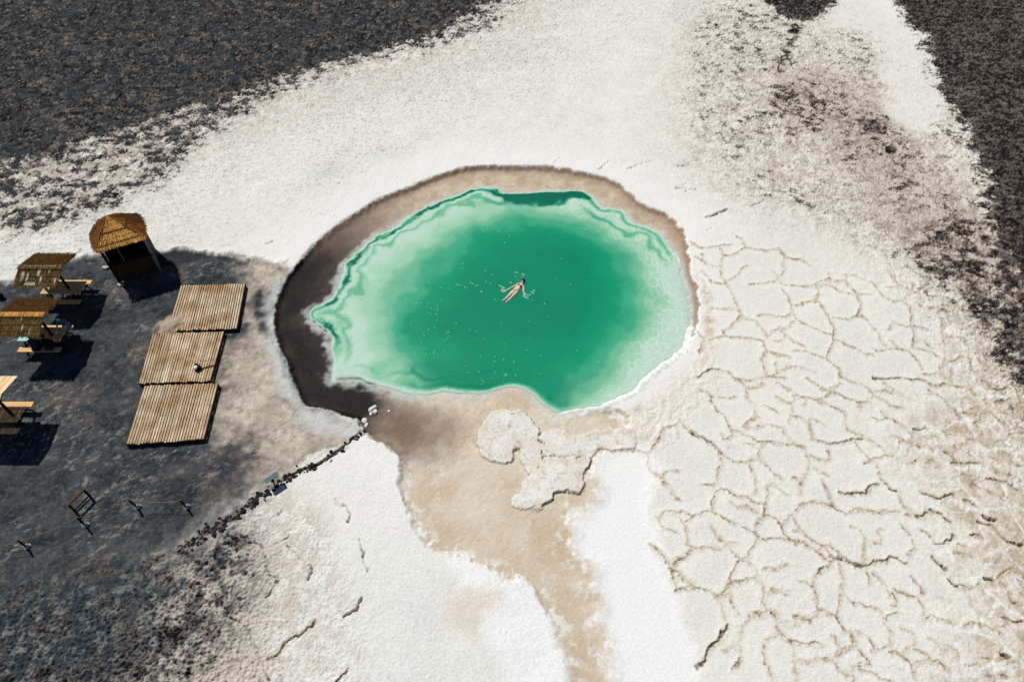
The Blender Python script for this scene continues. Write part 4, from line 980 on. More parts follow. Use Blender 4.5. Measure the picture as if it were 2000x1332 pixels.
# ------------------------------------------------------------------ the three slatted decks
def deck(quad, n, label, ztop=.20, joints=()):
    A, B, C_, D = [Vector(P(x, y, ztop)) for x, y in quad]
    root = empty('slatted_deck', ((A + B + C_ + D) / 4)[:2] + (0,), label, 'deck', 'slatted wooden decks beside the pool')
    for i in range(n):
        a = (i + .17 + random.uniform(-.04, .04)) / n; b = (i + .83 + random.uniform(-.04, .04)) / n
        e0 = random.uniform(-.012, .012); e1 = random.uniform(-.015, .015)
        t0 = A.lerp(B, a); t1 = A.lerp(B, b); u0 = D.lerp(C_, a); u1 = D.lerp(C_, b)
        cuts = [e0] + ([random.choice(joints)] if joints and random.random() < .55 else []) + [1 + e1]
        zo = random.uniform(-.004, .004)
        for k in range(len(cuts) - 1):
            f0 = cuts[k] + (.004 if k else 0); f1 = cuts[k + 1] - (.004 if k < len(cuts) - 2 else 0)
            q = [t0.lerp(u0, f0), t1.lerp(u1, f0), t1.lerp(u1, f1), t0.lerp(u0, f1)]
            q = [Vector((v.x, v.y, ztop + zo)) for v in q]
            put(MB().hexa([v - Vector((0, 0, .03)) for v in q][::-1] and [q[3] - Vector((0, 0, .03)), q[2] - Vector((0, 0, .03)), q[1] - Vector((0, 0, .03)), q[0] - Vector((0, 0, .03))],
                          [q[3], q[2], q[1], q[0]]), 'slat', M_SLAT, root)
    for f in (.03, .22, .42, .61, .80, .97):
        a = A.lerp(D, f); b = B.lerp(C_, f)
        put(MB().bar((a.x, a.y, ztop - .085), (b.x, b.y, ztop - .085), .07, .10), 'joist', M_SLAT_D, root)
    for a, b in ((A, D), (B, C_), (D, C_), (A, B)):
        put(MB().bar((a.x, a.y, ztop - .095), (b.x, b.y, ztop - .095), .03, .16), 'side_board', M_SLAT_D, root)
    return root
deck([(353, 558), (479, 554), (462.5, 641), (327, 646)], 27, 'upper slatted wooden deck, its near left corner buried under heaped sand', joints=(.3, .52, .7))
deck([(297.5, 652), (437.5, 647.5), (410.5, 744), (270.5, 748.5)], 28, 'middle slatted wooden deck with a round black and white bag lying on it', joints=(.35, .6))
deck([(282, 753), (426, 749), (398.5, 857), (246, 868)], 27, 'lowest slatted wooden deck, nearest the rope fence and the low rail', joints=(.4, .55, .66))

# bag with twisted strap on the middle deck
c = Vector(P(387, 721, .20)); r_ = empty('round_bag', c, 'round black and white bag with a twisted strap on the middle deck', 'bag')
def blob(c, rx, ry, rz, mat, name, root, nu=14, nv=8, half=None):
    m = MB(); V = []; F = []
    for j in range(nv + 1):
        th = math.pi * j / nv
        for i in range(nu):
            ph = 2 * math.pi * i / nu
            V.append((c[0] + rx * math.sin(th) * math.cos(ph), c[1] + ry * math.sin(th) * math.sin(ph), c[2] + rz * math.cos(th)))
    for j in range(nv):
        for i in range(nu): F.append((j * nu + i, (j + 1) * nu + i, (j + 1) * nu + (i + 1) % nu, j * nu + (i + 1) % nu))
    m.add(V, F); return put(m, name, mat, root, True)
blob((c.x, c.y, .20 + .10), .17, .17, .12, M_DARKCL, 'bag_body', r_)
blob((c.x - .035, c.y - .03, .20 + .14), .11, .125, .105, M_WHITE, 'white_panel', r_)
blob((c.x - .07, c.y + .13, .20 + .13), .09, .09, .10, M_DARKCL, 'bag_flap', r_)
for ph in (0, math.pi):
    pts = []
    for i in range(26):
        t = i / 25; x = c.x + .17 + t * .52; y = c.y + .02 + t * .17
        pts.append((x, y + .03 * math.sin(6.3 * 2.2 * t + ph), .225 + .018 * math.cos(6.3 * 2.2 * t + ph)))
    put(MB().path(pts, .017, 5), 'strap', M_DARKCL, r_, True)

# ------------------------------------------------------------------ thatch
def reeds(m, a, b, c_, d, n, length=.45, thick=.011, lift=.02, rows=6, jit=.05, over=.06):
    """reed bundles on the slope a-b (upper edge) to d-c (lower edge)"""
    a, b, c_, d = Vector(a), Vector(b), Vector(c_), Vector(d)
    nrm = (b - a).cross(d - a)
    if nrm.length < 1e-6: nrm = (c_ - b).cross(d - b)
    nrm.normalize()
    if nrm.z < 0: nrm = -nrm
    for r in range(rows):
        f0 = r / rows; f1 = min((r + 1.6) / rows, 1.0)
        w = (a.lerp(d, (r + .5) / rows) - b.lerp(c_, (r + .5) / rows)).length
        k = max(3, int(n * w))
        for i in range(k):
            s = (i + random.random()) / k; s2 = s + random.uniform(-jit, jit) / max(w, .3)
            e1 = f1 + random.uniform(-.04, .06) + (over * random.random() if r == rows - 1 else 0)
            p = a.lerp(b, s).lerp(d.lerp(c_, s), f0 + random.uniform(-.02, .03)) + nrm * (lift * .3 + random.uniform(0, .012))
            q = a.lerp(b, s2).lerp(d.lerp(c_, s2), e1) + nrm * (lift + random.uniform(0, .03))
            u = (q - p).cross(nrm).normalized() * thick * random.uniform(.7, 1.6); h = nrm * thick * 1.3
            m.add([p - u, p + u, p + h, q - u, q + u, q + h], [(0, 1, 4, 3), (1, 2, 5, 4), (2, 0, 3, 5), (3, 4, 5)])
def slope_base(m, a, b, c_, d, th=.05):
    a, b, c_, d = [Vector(v) for v in (a, b, c_, d)]
    lo = Vector((0, 0, -th)); m.hexa([d + lo, c_ + lo, b + lo, a + lo], [d, c_, b, a])

# ------------------------------------------------------------------ the hut
HB = Vector(P(233, 555)); HR = Vector(P(317, 529))
ax = (HR - HB); W_ = ax.length; ax.normalize(); ay = Vector((-ax.y, ax.x, 0))
DP = 2.0
def H(u, v, z): return HB + ax * (u * W_) + ay * (v * DP) + Vector((0, 0, z))
HANG = math.atan2(ax.y, ax.x)
hut = empty('thatched_hut', H(.5, .5, 0), 'tall narrow changing hut with rounded golden thatched roof beside the upper deck', 'hut')
for (u, v) in ((.03, .03), (.97, .03), (.95, .95), (.05, .95)):
    a = H(u, v, -.1); put(MB().bar(a, H(u, v, 2.3), .10), 'post', M_STEEL if (u > .5 and v < .5) else M_POST, hut)
for k in range(10):                                  # right and rear walls of upright planks
    f0 = .06 + k * .088
    put(MB().box(H(.97, f0 + .044, 1.17), (.03, .172, 2.3), HANG), 'wall_plank', M_WALL, hut)
    put(MB().box(H(f0 + .044, .97, 1.17), (W_ * .088 - .004, .03, 2.3), HANG), 'wall_plank', M_WALL, hut)
for k in range(7): put(MB().box(H(.03, .36 + k * .088, 1.17), (.03, .172, 2.3), HANG), 'wall_plank', M_WALL, hut)
for k in range(7):
    put(MB().bar(H(.05, .05, .12 + k * .15), H(.95, .05, .12 + k * .15), .03, .135), 'front_board', M_WALL, hut)
put(MB().hexa([H(.0, -.05, 1.14), H(1.0, -.05, 1.14), H(1.0, .22, 1.14), H(0, .22, 1.14)], [H(.0, -.05, 1.18), H(1.0, -.05, 1.18), H(1.0, .22, 1.18), H(0, .22, 1.18)]), 'counter', M_WALL, hut)
put(MB().bar(H(.36, .05, 1.18), H(.36, .05, 2.4), .035), 'mullion', M_STEEL, hut)
put(MB().bar(H(.03, .03, 2.38), H(.97, .03, 2.38), .08), 'beam', M_POST, hut); put(MB().bar(H(.03, .97, 2.38), H(.97, .97, 2.38), .08), 'beam', M_POST, hut)
put(MB().bar(H(.03, .03, 2.44), H(.03, .97, 2.44), .08), 'beam', M_POST, hut); put(MB().bar(H(.97, .03, 2.44), H(.97, .97, 2.44), .08), 'beam', M_POST, hut)
apex = H(.44, .56, 3.25)
ring = [(-.05, -.08), (1.03, -.08), (1.07, .25), (1.08, .70), (1.0, 1.0), (.68, 1.13), (.28, 1.13), (-.01, .99), (-.10, .70), (-.10, .25)]
eave = [H(u, v, 2.36 - .06 * (i in (3, 4, 5, 6, 7))) for i, (u, v) in enumerate(ring)]
mt = MB(); mb_ = MB(); base = MB()
base.add([apex] + eave + [e - Vector((0, 0, .10)) for e in eave], [(0, 1 + i, 1 + (i + 1) % 10) for i in range(10)] +
         [(1 + i, 11 + i, 11 + (i + 1) % 10, 1 + (i + 1) % 10) for i in range(10)] + [tuple(11 + i for i in range(10))[::-1]])
put(base, 'roof_base', M_THATCHB, hut)
for i in range(10):
    e0, e1 = eave[i], eave[(i + 1) % 10]
    tgt = mt if i == 0 else mb_
    m0 = apex.lerp(e0, .5); m1 = apex.lerp(e1, .5); bul = Vector((0, 0, .0 if i == 0 else .10))
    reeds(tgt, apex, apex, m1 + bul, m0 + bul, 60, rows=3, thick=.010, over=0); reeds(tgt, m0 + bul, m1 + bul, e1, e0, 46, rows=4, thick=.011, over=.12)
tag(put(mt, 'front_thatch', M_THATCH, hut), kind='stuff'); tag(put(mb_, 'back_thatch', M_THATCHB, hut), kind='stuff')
for f in (.52, .90):
    for i in range(10):
        bl = .10 if (f < .6 and i != 0) else .0
        z = Vector((0, 0, .055 + bl)); put(MB().bar(apex.lerp(eave[i], f) + z, apex.lerp(eave[(i + 1) % 10], f) + z, .022), 'binding_cane', M_BIND, hut)
for px, py, lb in ((207, 523, 'small flat white stone on the dirt left of the hut'), (235, 557, 'pale stone at the foot of the hut front left post')):
    c = Vector(P(px, py)); m = MB()
    for k in range(3): m.box((c.x + random.uniform(-.08, .08), c.y + random.uniform(-.05, .05), .03), (.2, .11, .07), random.uniform(-.6, .8), .1)
    tag(m.build('pale_stone', M_STONE, loc=tuple(c)), lb, 'stone')

# ------------------------------------------------------------------ shelters with picnic tables
def shelter(x0, x1, y0, y1, ridge, z_e, z_r, label, planks=False, drips=()):
    root = empty('shade_shelter', ((x0 + x1) / 2, ridge, 0), label, 'shelter', 'open shelters over the picnic tables')
    for x in (x0 + .45, x1 - .45):
        put(MB().bar((x, ridge, -.1), (x, ridge, z_r - .06), .09), 'post', M_POST, root)
        put(MB().bar((x, ridge, 1.75), (x, y0 + .2, z_e - .04), .045), 'brace', M_POST, root); put(MB().bar((x, ridge, 1.75), (x, y1 - .2, z_e - .04), .045), 'brace', M_POST, root)
    for y in (y0 + .15, y1 - .15): put(MB().bar((x0 + .05, y, z_e - .05), (x1 - .05, y, z_e - .05), .06), 'purlin', M_POST, root)
    put(MB().bar((x0, ridge, z_r - .06), (x1, ridge, z_r - .06), .07), 'ridge_beam', M_POST, root)
    if planks:
        n = 9
        for k in range(n):
            xa = x0 + (x1 - x0) * k / n + .008; xb = x0 + (x1 - x0) * (k + 1) / n - .008; dz = random.uniform(0, .012)
            for (ya, yb, za, zb) in ((ridge, y1, z_r, z_e), (ridge, y0, z_r, z_e)):
                q = [(xa, ya, za + dz), (xb, ya, za + dz), (xb, yb, zb + dz), (xa, yb, zb + dz)]
                if yb > ya: q = q
                lo = [(x, y, z - .025) for x, y, z in q]
                put(MB().hexa(lo, q), 'roof_board', M_PINEPALE, root)
        return root
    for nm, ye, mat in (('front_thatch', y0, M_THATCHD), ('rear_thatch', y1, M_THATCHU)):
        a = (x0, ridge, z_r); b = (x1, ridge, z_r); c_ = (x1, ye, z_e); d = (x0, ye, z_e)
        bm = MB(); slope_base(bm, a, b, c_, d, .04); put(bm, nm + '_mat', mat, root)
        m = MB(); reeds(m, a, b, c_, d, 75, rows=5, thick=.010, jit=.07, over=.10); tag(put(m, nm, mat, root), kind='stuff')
    cap = MB(); reeds(cap, (x0 - .04, ridge + .03, z_r + .035), (x1 + .04, ridge + .03, z_r + .035), (x1 + .04, ridge - .2, z_r - .02), (x0 - .04, ridge - .2, z_r - .02), 80, rows=1, thick=.011)
    tag(put(cap, 'ridge_cap', M_THATCH if 'second' in label else M_THATCHD, root), kind='stuff')
    for f in (.25, .55, .82):
        y = ridge + (y0 - ridge) * f; z = z_r + (z_e - z_r) * f + .055
        put(MB().bar((x0, y, z), (x1, y, z), .018), 'binding_cane', M_BIND, root)
    sm = MB()
    for (u, f0, f1, wd) in drips:
        for _ in range(int(17 * wd / .1)):
            x = x0 + (x1 - x0) * u + random.uniform(-wd, wd) * .5; fa = f0 + random.uniform(0, .15); fb = min(f1, fa + random.uniform(.15, .5))
            p = Vector((x, ridge + (y0 - ridge) * fa, z_r + (z_e - z_r) * fa + .06)); q = Vector((x + random.uniform(-.02, .02), ridge + (y0 - ridge) * fb, z_r + (z_e - z_r) * fb + .06))
            sm.bar(p, q.lerp(p, random.random() * .7), random.uniform(.006, .013), .008, 3)
    if sm.v: tag(put(sm, 'salt_crust', M_SALTED, root), kind='stuff')
    return root
def picnic(xc, yc, length, label, rz=0.0, parts=3):
    root = empty('picnic_table', (xc, yc, 0), label, 'picnic table', 'picnic tables under the shelters')
    for k in range(4):
        y = yc - .33 + k * .22; put(MB().box((xc, y, .75), (length, .20, .035)), 'table_board', M_PINE, root)
    for sy in (-1, 1):
        o = put(MB().box((xc, yc + sy * .68, .45), (length, .27, .035)), 'bench', M_PINE, root)
    for sx in (-1, 1):
        x = xc + sx * (length / 2 - .22)
        put(MB().bar((x, yc - .25, .73), (x, yc - .66, 0), .06), 'leg', M_POST, root); put(MB().bar((x, yc + .25, .73), (x, yc + .66, 0), .06), 'leg', M_POST, root)
        put(MB().bar((x + .035, yc - .78, .40), (x + .035, yc + .78, .40), .05), 'crossbar', M_POST, root)
    return root
shelter(-23.55, -21.5, 22.70, 24.9, 23.72, 1.95, 2.30, 'first thatched shelter from the top, salt streaks down its near slope',
        drips=[(.16, .3, 1.0, .16), (.28, .35, 1.0, .10), (.52, .2, 1.0, .12), (.60, .5, 1.0, .08), (.93, .6, 1.02, .10), (.38, .8, 1.02, .5), (.5, 0, .12, 1.6), (.75, .0, .5, .05)])
picnic(-22.25, 23.80, 1.95, 'picnic table under the first thatched shelter, below the hut')
shelter(-23.05, -21.0, 19.62, 21.85, 20.68, 1.95, 2.30, 'second thatched shelter, browner thatch with a golden ridge, people under it',
        drips=[(.30, -.02, .10, .7), (.62, .5, .9, .05), (.8, .7, 1.0, .04), (.55, .1, .4, .04)])
picnic(-21.95, 20.75, 1.95, 'picnic table under the second thatched shelter, people seated at it')
shelter(-22.9, -20.72, 15.25, 17.28, 16.2, 2.12, 2.38, 'shelter roofed with pale bare planks, lowest at the left edge', planks=True)
picnic(-21.85, 16.32, 1.95, 'picnic table under the plank roofed shelter')
cz = Vector((-22.62, 20.5, .772))
tag(MB().box((cz.x, cz.y, .782), (.62, .36, .018), 0).build('folded_towel', M_CYAN, loc=tuple(cz)), 'pale cyan towel on the left end of the second picnic table', 'towel')
for (x, y, lb) in ((-21.32, 20.82, 'white cup on the second picnic table, the right one'), (-21.62, 20.84, 'white food box on the second picnic table, the left one')):
    m = MB(); 
    if 'cup' in lb: m.path([(x, y, .77), (x, y, .86)], .05, 10)
    else: m.box((x, y, .80), (.2, .08, .06))
    tag(m.build('white_cup' if 'cup' in lb else 'food_box', M_WHITE, loc=(x, y, .77)), lb, 'cup' if 'cup' in lb else 'box')

# ------------------------------------------------------------------ rope fence, low rail, sign
posts = [(268.5, 990.5, .70), (365.0, 990.5, .66), (167, 1026, .70), (52.5, 1068, .68)]
names = ['second rope post from the right', 'rightmost rope post, where the rope ends', 'third rope post from the right, below the low rail', 'leftmost rope post, near the left edge']
tops = []
for (px, py, h), nm in zip(posts, names):
    b = Vector(P(px, py)); lean = Vector((random.uniform(-.04, .04), random.uniform(-.04, .04), 0))
    root = empty('rope_post', b, 'short brown post, ' + nm, 'post', 'posts of the rope fence on the dirt yard')
    m = MB(); m.path([b + Vector((0, 0, -.05)), b + lean * .5 + Vector((0, 0, h * .5)), b + lean + Vector((0, 0, h))], [.045, .042, .038], 8); put(m, 'stake', M_POST, root, True)
    put(MB().path([b + lean + Vector((0, 0, h)), b + lean + Vector((0, 0, h + .025))], .046, 8), 'cap', M_POSTTOP, root)
    m = MB(); m.add([b + Vector(v) for v in ((-.17, -.06, .0), (.02, -.13, .0), (.16, .05, .0), (.05, .15, .0), (-.12, .1, 0), (-.1, -.03, .12), (.03, -.05, .14), (.07, .05, .16), (-.02, .07, .11))],
              [(0, 1, 6, 5), (1, 2, 7, 6), (2, 3, 8, 7), (3, 4, 5, 8), (4, 0, 5), (5, 6, 7, 8)]); put(m, 'footing', M_STONE, root)
    tops.append(b + lean + Vector((0, 0, h - .03)))
order = [tops[1], tops[0], tops[2], tops[3], Vector(P(-70, 1085, .62))]
m = MB()
for i, (a, b) in enumerate(zip(order[:-1], order[1:])):
    m.path([a.lerp(b, t / 14) - Vector((0, 0, .16 * math.sin(math.pi * t / 14))) for t in range(15)], .008, 5)
tag(m.build('rope', M_ROPE, smooth=True, loc=tuple(order[0])), 'thin pale rope strung between the four short posts', 'rope')
a = Vector(P(147, 998)); b = Vector(P(176, 969))
root = empty('low_rail', (a + b) / 2, 'small wooden rail frame on two legs above the rope fence', 'rail')
d = (b - a).normalized()
put(MB().bar(a - d * .06 + Vector((0, 0, .55)), b + d * .06 + Vector((0, 0, .55)), .09, .07), 'top_rail', M_POSTTOP, root)
put(MB().bar(a - Vector((0, 0, .05)), a + Vector((0, 0, .515)), .065), 'leg', M_POST, root); put(MB().bar(b - Vector((0, 0, .05)), b + Vector((0, 0, .515)), .065), 'leg', M_POST, root)
put(MB().bar(a - d * .05 + Vector((0, 0, .06)), b + d * .05 + Vector((0, 0, .06)), .05), 'rail_shadow_bar', M_POST, root)  # dark bar standing in for the top rail's shadow
# sign
sb = Vector(P(536.7, 948)); root = empty('information_sign', sb, 'teal grey slanted information board on a single post beside the rubble line', 'sign')
q0 = [Vector(P(518, 943.5, .57)), Vector(P(543.9, 928.5, .57)), Vector(P(541.2, 920.5, .50)), Vector(P(515.4, 936, .50))]
mid_ = (q0[0] + q0[1] + q0[2] + q0[3]) / 4
dn_ = (q0[1] - q0[0]).cross(q0[3] - q0[0]).normalized() * .02
put(MB().hexa([v - dn_ for v in q0], q0), 'board', M_TEAL, root)
put(MB().path([sb + Vector((0, 0, -.05)), mid_ - dn_ * 1.5], .028, 8), 'post', M_POST, root)
for f in (.12, .88): put(MB().bar(q0[0].lerp(q0[1], f) - dn_ * 1.6, q0[3].lerp(q0[2], f) - dn_ * 1.6, .03), 'batten', M_STEEL, root)

# small bag at the left edge
c = Vector(P(3, 582)); root = empty('small_backpack', c, 'dark maroon backpack with a white flap, cut by the left edge above the second shelter', 'backpack')
blob((c.x, c.y, .16), .2, .14, .18, M_MAROON, 'bag_body', root); blob((c.x - .02, c.y - .02, .29), .1, .08, .07, M_WHITE, 'flap', root)

# ------------------------------------------------------------------ rocks
def rock_mesh(name, seed, mat, sub=2, flatz=.7):
    rr = random.Random(seed)
    t = (1 + 5 ** .5) / 2
    V = [Vector(v).normalized() for v in [(-1, t, 0), (1, t, 0), (-1, -t, 0), (1, -t, 0), (0, -1, t), (0, 1, t), (0, -1, -t), (0, 1, -t), (t, 0, -1), (t, 0, 1), (-t, 0, -1), (-t, 0, 1)]]
    Fc = [(0, 11, 5), (0, 5, 1), (0, 1, 7), (0, 7, 10), (0, 10, 11), (1, 5, 9), (5, 11, 4), (11, 10, 2), (10, 7, 6), (7, 1, 8), (3, 9, 4), (3, 4, 2), (3, 2, 6), (3, 6, 8), (3, 8, 9), (4, 9, 5), (2, 4, 11), (6, 2, 10), (8, 6, 7), (9, 8, 1)]
    for _ in range(sub - 1):
        mc = {}; nf = []
        def md(a, b):
            k = (min(a, b), max(a, b))
            if k not in mc: V.append(((V[a] + V[b]) / 2).normalized()); mc[k] = len(V) - 1
            return mc[k]
        for a, b, c in Fc:
            x, y, z = md(a, b), md(b, c), md(c, a); nf += [(a, x, z), (b, y, x), (c, z, y), (x, y, z)]
        Fc = nf
    k1 = Vector((rr.random() * 9, rr.random() * 9, rr.random() * 9))
    from mathutils import noise as mn
    V = [v * (1 + .45 * mn.noise(v * 1.3 + k1) + .22 * mn.noise(v * 3.1 + k1)) for v in V]
    V = [Vector((v.x, v.y, v.z * flatz)) for v in V]
    me = bpy.data.meshes.new(name); me.from_pydata(V, [], Fc); me.materials.append(mat); me.update(); return me
RD = [rock_mesh('clod', 10 + k, M_DROCK) for k in range(5)]; RB = [rock_mesh('clod', 30 + k, M_BROCK) for k in range(3)]; RW = [rock_mesh('salt_rock', 50 + k, M_WROCK) for k in range(3)]
def place(name, me, x, y, s, z=None, el=1.0):
    o = link(name, me); o.location = (x, y, (ground_z(x, y) if z is None else z) + .18 * s); o.scale = (s * random.uniform(.8, 1.3) * el, s * random.uniform(.7, 1.1), s * random.uniform(.6, 1.0))
    o.rotation_euler = (random.uniform(-.4, .4), random.uniform(-.4, .4), random.uniform(0, 6.28)); return o
line = [(700, 846), (680, 868), (655, 884), (636, 897), (612, 911), (590, 918), (567, 930), (545, 941), (522, 962), (500, 976), (484, 990), (462, 1008), (440, 1018), (418, 1034), (395, 1045), (372, 1062), (352, 1076)]
LP = [Vector(P(*q)) for q in line]; nseg = len(LP) - 1
cand = []
for k in range(290):
    t = random.random() * nseg; i = int(t); c = LP[i].lerp(LP[i + 1], t - i); big_ = .5 + .5 * math.sin(t * 2.9) * math.cos(t * 1.3)
    cand.append((c.x + random.gauss(0, .07 + .09 * (t / nseg)), c.y + random.gauss(0, .06 + .09 * (t / nseg)), random.uniform(.035, .075) + .05 * big_ * random.random(), t))
zs = terrain(np.array([c[0] for c in cand]), np.array([c[1] for c in cand]))[0]
for (x, y, s, t), z in zip(cand, zs):
    dk = random.random() < .74
    o = place('salt_clod', random.choice(RD if dk else RB), x, y, s, float(z))
    wh = ('nearest the white rocks at the pool' , 'leading from the pool tip up to the information board', 'between the information board and the rope fence end', 'fading out below the rope fence')[0 if t < 3.5 else 1 if t < 7.6 else 2 if t < 12 else 3]
    tag(o, ('dark' if dk else 'brown') + ' rubble clod ' + wh, 'clod', ('dark' if dk else 'brown') + ' rubble clods ' + wh)
wr = [(728, 797, .20, 'largest white salt rock, standing in the dark shallows'), (732, 803, .14, 'white salt rock touching the near side of the largest one in the shallows'),
      (724, 806, .09, 'small white salt rock left of the largest one in the shallows'), (711, 820, .13, 'white salt rock at the tip of the dirt yard, upper of two'), (716, 829, .11, 'white salt rock at the tip of the dirt yard, lower of two'), (759, 801, .055, 'tiny white salt lump in the shallows right of the largest rock')]
for px, py, s, lb in wr:
    x, y, _ = P(px, py, WATER_Z + .05); o = place('salt_rock', random.choice(RW), x, y, s, WATER_Z - .02); tag(o, lb, 'salt rock')
# loose dark stones strewn on the yard and the pale crust, too many to count
def strew(name, mat, poly, n, smin, smax, label):
    q = [Vector(P(*p)) for p in poly]; xs = [p.x for p in q]; ys = [p.y for p in q]; m = MB(); pts = []
    while len(pts) < n:
        x, y = random.uniform(min(xs), max(xs)), random.uniform(min(ys), max(ys)); ins = False
        for i in range(len(q)):
            a, b = q[i], q[(i + 1) % len(q)]
            if (a.y > y) != (b.y > y) and x < (b.x - a.x) * (y - a.y) / (b.y - a.y) + a.x: ins = not ins
        if ins: pts.append((x, y))
    zz_ = terrain(np.array([p[0] for p in pts]), np.array([p[1] for p in pts]))[0]
    for (x, y), z in zip(pts, zz_):
        s = smin + (smax - smin) * random.random() ** 2.5; r = random.random() * 6.28; V = []
        for k in range(5):
            an = r + k * 1.2566; V.append((x + s * math.cos(an) * random.uniform(.7, 1.2), y + s * math.sin(an) * random.uniform(.6, 1.1), z - .01))
        V += [(x + random.uniform(-.4, .4) * s, y + random.uniform(-.4, .4) * s, z + s * random.uniform(.5, .95)) for _ in range(1)]
        m.add(V, [(k, (k + 1) % 5, 5) for k in range(5)])
    tag(m.build(name, mat, loc=(*pts[0], 0)), label, kind='stuff')
strew('yard_gravel', M_BROCK, [(0, 920), (500, 880), (560, 930), (350, 1075), (0, 1200)], 1500, .012, .05, 'small loose brown gravel scattered over the lower dirt yard')
strew('pale_gravel', M_STONE, [(0, 560), (320, 520), (250, 870), (500, 880), (480, 960), (0, 1200)], 700, .012, .035, 'tiny pale salt lumps scattered over the dirt yard')

# ------------------------------------------------------------------ people
def figure(name, bones, radii, mat, parent, sub=2, root=0):
    """one continuous skin grown over a skeleton: bones = list of (parent index, position)"""
    me = bpy.data.meshes.new(name)
    V = [b[1] for b in bones]; E = [(b[0], i) for i, b in enumerate(bones) if b[0] is not None]
    L = Vector(parent.location)
    me.from_pydata([Vector(v) - L for v in V], E, []); me.materials.append(mat)
    o = link(name, me, parent)
    sk = o.modifiers.new('skin', 'SKIN'); sk.use_smooth_shade = True
    lay = me.skin_vertices[0].data if me.skin_vertices else None
    if lay is None: return o
    for i, r in enumerate(radii):
        lay[i].radius = r if isinstance(r, tuple) else (r, r)
    lay[root].use_root = True
    ss = o.modifiers.new('smooth', 'SUBSURF'); ss.levels = sub; ss.render_levels = sub
    return o
def bakeskin(o):
    dg = bpy.context.evaluated_depsgraph_get(); ev = o.evaluated_get(dg); me = bpy.data.meshes.new_from_object(ev)
    mats = [m for m in o.data.materials]
    o.modifiers.clear(); o.data = me
    if not me.materials:
        for m in mats: me.materials.append(m)
    for p in me.polygons: p.use_smooth = True
    return len(me.vertices)
ZS = WATER_Z
def S(px, py, dz=0.0): return Vector(P(px, py, ZS + dz))
neck = S(1018.6, 555.0, .0); head = S(1020.8, 549.5, .02)
sw = empty('person', S(1009, 568), 'woman floating on her back in the green pool, arms spread, dark swimwear', 'person')
hipc = S(1006.6, 568.8, -.03); waist = S(1010.6, 563.6, -.02); chest = S(1015.6, 558.8, .0)
shL = S(1012.6, 554.6, -.01); shR = S(1021.8, 558.6, -.01); elL = S(1003.6, 559.4, .015); hdL = S(993.6, 564.4, .02); elR = S(1022.2, 566.2, .015); hdR = S(1023.6, 574.2, .02)
hL = S(1003.4, 568.6, -.04); hR = S(1009.4, 571.2, -.04); knL = S(994.6, 576.6, -.0); knR = S(1000.2, 579.6, -.0); anL = S(985.6, 585.2, -.01); anR = S(991.6, 588.4, -.01)
FAT = 1.14
bones = [(None, hipc), (0, waist), (1, chest), (2, neck), (3, neck.lerp(head, .55)), (2, shL), (5, elL), (6, elL.lerp(hdL, .9)), (2, shR), (8, elR), (9, elR.lerp(hdR, .9)),
         (0, hL), (11, hL.lerp(knL, .5)), (12, knL), (13, knL.lerp(anL, .35)), (14, anL), (0, hR), (16, hR.lerp(knR, .5)), (17, knR), (18, knR.lerp(anR, .35)), (19, anR)]
rad = [(.135, .095), (.105, .08), (.125, .095), .05, .055, .055, .038, .024, .055, .038, .024, .085, .078, .052, .056, .034, .085, .078, .052, .056, .034]
for base_i, an, kn in ((15, anL, knL), (20, anR, knR)):                 # feet, toes pointed
    dv = (an - kn).normalized(); bones.append((base_i, an + dv * .09 + Vector((0, 0, .05)))); rad.append(.034); bones.append((len(bones) - 1, an + dv * .19 + Vector((0, 0, .05)))); rad.append(.02)
rad = [tuple(v * FAT for v in q_) if isinstance(q_, tuple) else q_ * FAT for q_ in rad]
body = figure('body', bones, rad, M_SKIN, sw)
for hd, el in ((hdL, elL), (hdR, elR)):                                   # hands: palm and five fingers
    dv = (hd - el).normalized(); pv = Vector((-dv.y, dv.x, 0)); b0 = el.lerp(hd, .88); hb = [(None, b0), (0, b0 + dv * .08)]; hr_ = [.024, (.034, .016)]
    for k, (off, ln) in enumerate(((-.03, .07), (-.01, .085), (.01, .08), (.03, .06))):
        hb.append((1, b0 + dv * .10 + pv * off)); hr_.append(.009); hb.append((len(hb) - 1, b0 + dv * (.10 + ln) + pv * off * 1.5 - Vector((0, 0, .012)))); hr_.append(.007)
    hb.append((0, b0 + dv * .04 + pv * .045)); hr_.append(.011); hb.append((len(hb) - 1, b0 + dv * .08 + pv * .07)); hr_.append(.008)
    bakeskin(figure('hand', hb, hr_, M_SKIN, sw, 1))
bakeskin(body)
dirh = (head - neck).normalized()
blob(head + Vector((0, 0, .0)), .085, .105, .10, M_SKIN, 'head', sw, 16, 12)
blob(head + dirh * .045 + Vector((.012, .0, .012)), .115, .12, .11, M_HAIR, 'hair', sw, 16, 12)
fc = head - dirh * .035 + Vector((0, 0, .085)); sidev = Vector((dirh.y, -dirh.x, 0))
blob(fc + Vector((0, 0, .01)), .013, .02, .02, M_SKIN, 'nose', sw, 8, 6)
for k in (-1, 1): blob(fc + sidev * .032 * k + dirh * .03 - Vector((0, 0, .006)), .013, .008, .006, M_HAIR, 'eye', sw, 8, 6)
blob(fc - dirh * .035 - Vector((0, 0, .006)), .022, .009, .006, M_MAROON, 'mouth', sw, 8, 6)
figure('hair_strand', [(None, head + dirh * .02 - Vector((-.05, 0, .0))), (0, neck + Vector((.07, -.02, -.01))), (1, neck + Vector((.085, -.14, .0)))], [.05, .04, .02], M_HAIR, sw, 1)
tdir = (chest - waist).normalized(); tside = Vector((tdir.y, -tdir.x, 0))
